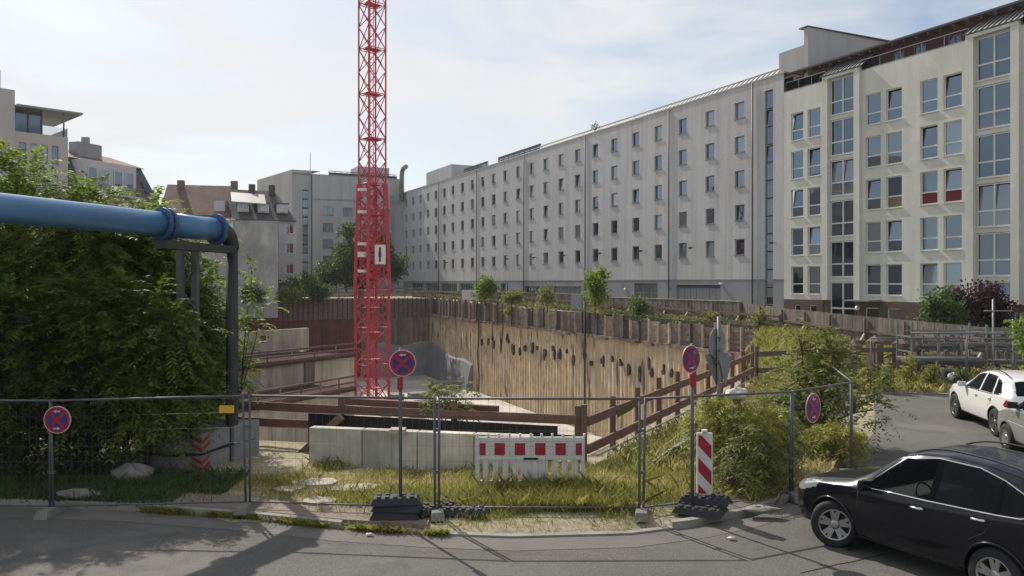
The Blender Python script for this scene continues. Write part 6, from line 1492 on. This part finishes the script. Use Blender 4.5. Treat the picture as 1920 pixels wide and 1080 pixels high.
        if ra:
            pts_ = []
            for q in np.linspace(ra, rb, 16):
                i = int(q/Ln*nx); f_ = (q-ra)/(rb-ra); ww = w_[i]*.955-P['tumble']*(zt[i]-zs[i])-.12; pts_.append((q, side*ww, zt[i]-.01+.045*min(1, 6*min(f_,1-f_))))
            b = MB(); b.tube(pts_, .014, 8); b.build('roof_rail', P['railmat'], r)
        for h in hubs:     # arch lip
            pts_ = []
            for a in np.linspace(R(-8), R(188), 26):
                x, z = h+math.cos(a)*wr_, P['wr']+math.sin(a)*wr_
                if z > P['bot'][3][1]: pts_.append((x, side*(surf(x,z)+.004), z))
            b = MB(); b.tube(pts_, .02, 6); b.build('arch_lip', P['archmat'], r)
    # wheels
    R_ = P['wr']; rr = R_*P['rimf']
    for hi, h in enumerate(hubs):
        for side in (-1,1):
            y = side*(P['track']); wr0 = empty('tmp', (0,0,0), None, None); wr0.name = 'wheel'; wr0.parent = r; wr0.location = (h, y, R_)
            if hi == 0: wr0.rotation_euler = (0,0,P['steer'])
            b = MB(); b.lathe([(-.11,rr),(-.115,R_*.86),(-.10,R_*.96),(-.07,R_),(.07,R_),(.10,R_*.96),(.115,R_*.86),(.11,rr)], (0,0,0), (0,side,0), 40); o = b.build('tyre', 'tyre', origin=(0,0,0)); o.parent = wr0
            b = MB(); b.lathe([(.108,rr+.005),(.115,rr-.008),(.10,rr-.02),(.03,rr-.035),(-.1,rr-.03)], (0,0,0), (0,side,0), 40)
            ns = P['spokes']
            for k in range(ns):
                a = 2*math.pi*k/ns+.3
                for da in ((-.21,.21) if P['dbl'] else (0,)):
                    a0, a1_ = a+da*.6, a+da
                    def q(rad, ang, wv, dpt): 
                        cx, cz = math.cos(ang)*rad, math.sin(ang)*rad; tx, tz = -math.sin(ang)*wv, math.cos(ang)*wv; return (cx+tx, side*dpt, cz+tz)
                    wi, wo = (.035,.028) if P['dbl'] else (.042,.055)
                    b.hexa([q(.05,a0,-wi,.05),q(rr-.02,a1_,-wo,.045),q(rr-.02,a1_,wo,.045),q(.05,a0,wi,.05),q(.05,a0,-wi,.085),q(rr-.02,a1_,-wo,.10),q(rr-.02,a1_,wo,.10),q(.05,a0,wi,.085)])
            b.lathe([(.03,.075),(.088,.07),(.095,.04),(.097,0)], (0,0,0), (0,side,0), 20)
            o = b.build('rim', P['rimmat'], origin=(0,0,0)); o.parent = wr0
            b = MB(); b.lathe([(.0,rr-.03),(.0,0)], (0,0,0), (0,side,0), 28); o = b.build('brake_disc', 'plastic_black', origin=(0,0,0)); o.parent = wr0
    return r
suv = dict(L=4.20, top=[(0,.72),(.06,.84),(.25,.93),(.7,1.01),(1.15,1.09),(1.3,1.17),(1.85,1.57),(2.15,1.65),(2.55,1.69),(3.1,1.67),(3.6,1.60),(3.82,1.54),(4.05,1.2),(4.16,1.02),(4.20,.85)],
    bot=[(0,.34),(.15,.24),(.6,.22),(3.5,.24),(4.1,.32),(4.2,.45)], w=[(0,.60),(.08,.74),(.3,.85),(.8,.90),(2.2,.915),(3.5,.91),(3.95,.86),(4.13,.78),(4.2,.70)],
    belt=[(0,.75),(.5,.90),(1.2,.98),(2.2,1.02),(3.2,1.08),(3.8,1.14),(4.2,1.1)], tumble=.30, wr=.345, hubs=[.86,3.32], track=.80, steer=R(36), rimf=.66, spokes=5, dbl=True, rimmat='rim',
    wins=[('side_window','car_glass_front',[(1.42,1.03),(1.95,1.50),(2.42,1.58),(2.42,1.06)]),('rear_side_window','car_glass_tint',[(2.52,1.06),(2.52,1.585),(3.0,1.57),(3.30,1.50),(3.30,1.10)]),('pillar_trim','matt_black',[(2.42,1.06),(2.42,1.585),(2.52,1.585),(2.52,1.06)]),('rear_pillar_trim','matt_black',[(3.30,1.1),(3.30,1.50),(3.36,1.48),(3.36,1.11)]),('quarter_window','car_glass_tint',[(3.36,1.11),(3.36,1.47),(3.55,1.40),(3.82,1.22),(3.66,1.15)])],
    ws=(1.3,1.9), rw=(3.84,4.06), head=[(.05,.70),(.12,.86),(.62,.95),(.55,.84),(.25,.72)], tail=[(3.8,.98),(4.21,.92),(4.21,1.06),(3.95,1.10)], clad=.30, grille=(.45,.74),
    trim=[[(1.40,1.015),(1.9,1.04),(2.42,1.055),(3.0,1.08),(3.36,1.10),(3.62,1.12),(3.84,1.21)],[(1.42,1.05),(1.72,1.32),(1.95,1.515),(2.42,1.595),(3.0,1.585),(3.34,1.50),(3.58,1.40),(3.84,1.22)]], trimmat='chrome',
    seams=[[(1.33,.95),(1.32,.7),(1.38,.36)],[(2.47,1.04),(2.48,.7),(2.5,.34)],[(3.32,1.08),(3.2,.85),(3.0,.72)],[(1.35,.33),(2.5,.32),(3.0,.34)],[(.55,.93),(1.25,1.0)]],
    handles=[(2.28,.93),(3.12,.99)], mirror=(1.52,1.08), mirmat='car_black', roofrail=(2.05,3.7,0), railmat='plastic_black', archmat='car_black', paint='car_black')
def rim_tubes(): pass
def place(r, pf, pr, hubs):
    """front hub and rear hub ground points -> put near-side wheels there"""
    d = (pf-pr).normalized(); ang = math.atan2(-d.y, -d.x); return ang
def put(car, P, hub_front_world, heading, side):
    # car local: +x towards the rear, nose at 0; heading = unit vector of travel
    ang = math.atan2(-heading.y, -heading.x); car.rotation_euler = (0,0,ang); ca, sa = math.cos(ang), math.sin(ang)
    lx, ly = P['hubs'][0], side*P['track']; car.location = (hub_front_world.x-(lx*ca-ly*sa), hub_front_world.y-(lx*sa+ly*ca), 0)
black = make_car(suv, 'black sport utility car with silver wheels pulling out at the lower right', 'car', 'parked_car')
hw = Vector(((1566-960)/F*12.15, 12.15, 0)); hd = Vector((-1.16, 2.15, 0)).normalized(); put(black, suv, hw, hd, -1); black.scale = (1, 1, 1.01)
glc = dict(suv); glc.update(L=4.62, paint='car_white', hubs=[.88,3.72], wr=.365, track=.83, steer=0, rimmat='rim_dark', spokes=5, dbl=True, rimf=.68,
    top=[(0,.78),(.06,.9),(.3,.99),(.8,1.05),(1.3,1.10),(1.45,1.18),(2.1,1.54),(2.4,1.61),(2.9,1.64),(3.5,1.62),(4.0,1.56),(4.15,1.50),(4.45,1.15),(4.57,1.02),(4.62,.9)],
    bot=[(0,.36),(.15,.26),(.6,.24),(3.8,.26),(4.45,.34),(4.62,.45)], w=[(0,.62),(.08,.76),(.3,.87),(.8,.93),(2.2,.945),(3.9,.94),(4.35,.89),(4.55,.81),(4.62,.74)],
    belt=[(0,.8),(.5,.95),(1.4,1.02),(2.4,1.03),(3.4,1.06),(4.1,1.1),(4.62,1.1)],
    wins=[('side_window','car_glass_tint',[(1.6,1.06),(2.15,1.46),(2.62,1.54),(2.62,1.06)]),('rear_side_window','car_glass_tint',[(2.70,1.07),(2.70,1.545),(3.35,1.52),(3.5,1.09)]),('quarter_window','car_glass_tint',[(3.56,1.10),(3.45,1.5),(3.75,1.42),(4.02,1.14)])],
    ws=(1.45,2.1), rw=(4.14,4.44), head=[(.05,.74),(.12,.9),(.6,.97),(.5,.86),(.25,.76)], tail=[(4.15,.86),(4.63,.84),(4.63,1.0),(4.3,1.03)], clad=.34,
    trim=[[(1.58,1.04),(2.6,1.05),(3.5,1.08),(4.0,1.12)]], trimmat='plastic_black', seams=[[(1.5,1.0),(1.5,.7),(1.6,.4)],[(2.66,1.02),(2.68,.4)],[(3.52,1.05),(3.45,.85),(3.3,.75)]], handles=[(2.5,.93),(3.4,.95)], mirror=(1.72,1.12), mirmat='car_white', roofrail=(2.3,4.0,0), railmat='plastic_black', archmat='plastic_black')
white = make_car(glc, 'white sport utility car parked facing away at the right', 'car', 'parked_car')
f_ = Vector(((1796-960)/F*23.6, 23.6, 0)); hd = Vector((.50, 2.75, 0)).normalized(); put(white, glc, f_, hd, -1)
van = dict(glc); van.update(L=4.4, paint='car_silver', hubs=[.85,3.53], wr=.325, track=.80, rimmat='rim', rimf=.58, dbl=False, spokes=7,
    top=[(0,.75),(.06,.85),(.3,.95),(.8,1.06),(1.0,1.15),(1.75,1.62),(2.0,1.72),(2.6,1.80),(3.6,1.80),(4.1,1.76),(4.25,1.6),(4.36,1.2),(4.38,1.0),(4.4,.9)],
    w=[(0,.62),(.08,.75),(.3,.85),(.8,.89),(2.2,.90),(3.8,.90),(4.2,.88),(4.36,.84),(4.4,.8)], belt=[(0,.78),(.5,.92),(1.0,1.02),(2.4,1.06),(4.4,1.1)], bot=[(0,.34),(.15,.24),(.6,.22),(3.7,.24),(4.25,.3),(4.4,.4)],
    wins=[('side_window','car_glass_tint',[(1.1,1.10),(1.75,1.55),(2.4,1.62),(2.4,1.10)]),('rear_side_window','car_glass_tint',[(2.5,1.10),(2.5,1.62),(3.4,1.62),(3.4,1.12)])],
    ws=(1.02,1.78), rw=(4.2,4.37), tail=[(4.2,1.0),(4.41,1.0),(4.41,1.3),(4.25,1.3)], trim=[[(.95,.74),(2.0,.72),(3.0,.72)]], trimmat='tube_light', seams=[[(1.15,1.0),(1.2,.4)],[(2.45,1.05),(2.45,.4)]], handles=[(2.25,.95)], mirror=(1.32,1.16), mirmat='plastic_black', roofrail=(0,0,0), archmat='plastic_black')
silver = make_car(van, 'silver van cut off by the right edge of the picture', 'van', 'parked_van')
f_ = Vector(((1893-960)/F*19.0, 19.0, 0)); hd = Vector((.45, 2.7, 0)).normalized(); put(silver, van, f_, hd, -1)

# ---------------------------------------------------------------- air
b = MB(); b.box((-2,80,28),(190,300,80)); hz_ = b.build('haze', 'asphalt', origin=(0,0,0)); hz_['kind'] = 'stuff'
hm = bpy.data.materials.new('haze_air'); hm.use_nodes = True; hn = hm.node_tree; hn.nodes.remove(hn.nodes['Principled BSDF'])
pv = hn.nodes.new('ShaderNodeVolumePrincipled'); pv.inputs['Density'].default_value = .00022; pv.inputs['Color'].default_value = (.86,.92,1,1); pv.inputs['Anisotropy'].default_value = .2
hn.links.new(pv.outputs[0], hn.nodes['Material Output'].inputs['Volume']); hz_.data.materials.clear(); hz_.data.materials.append(hm)
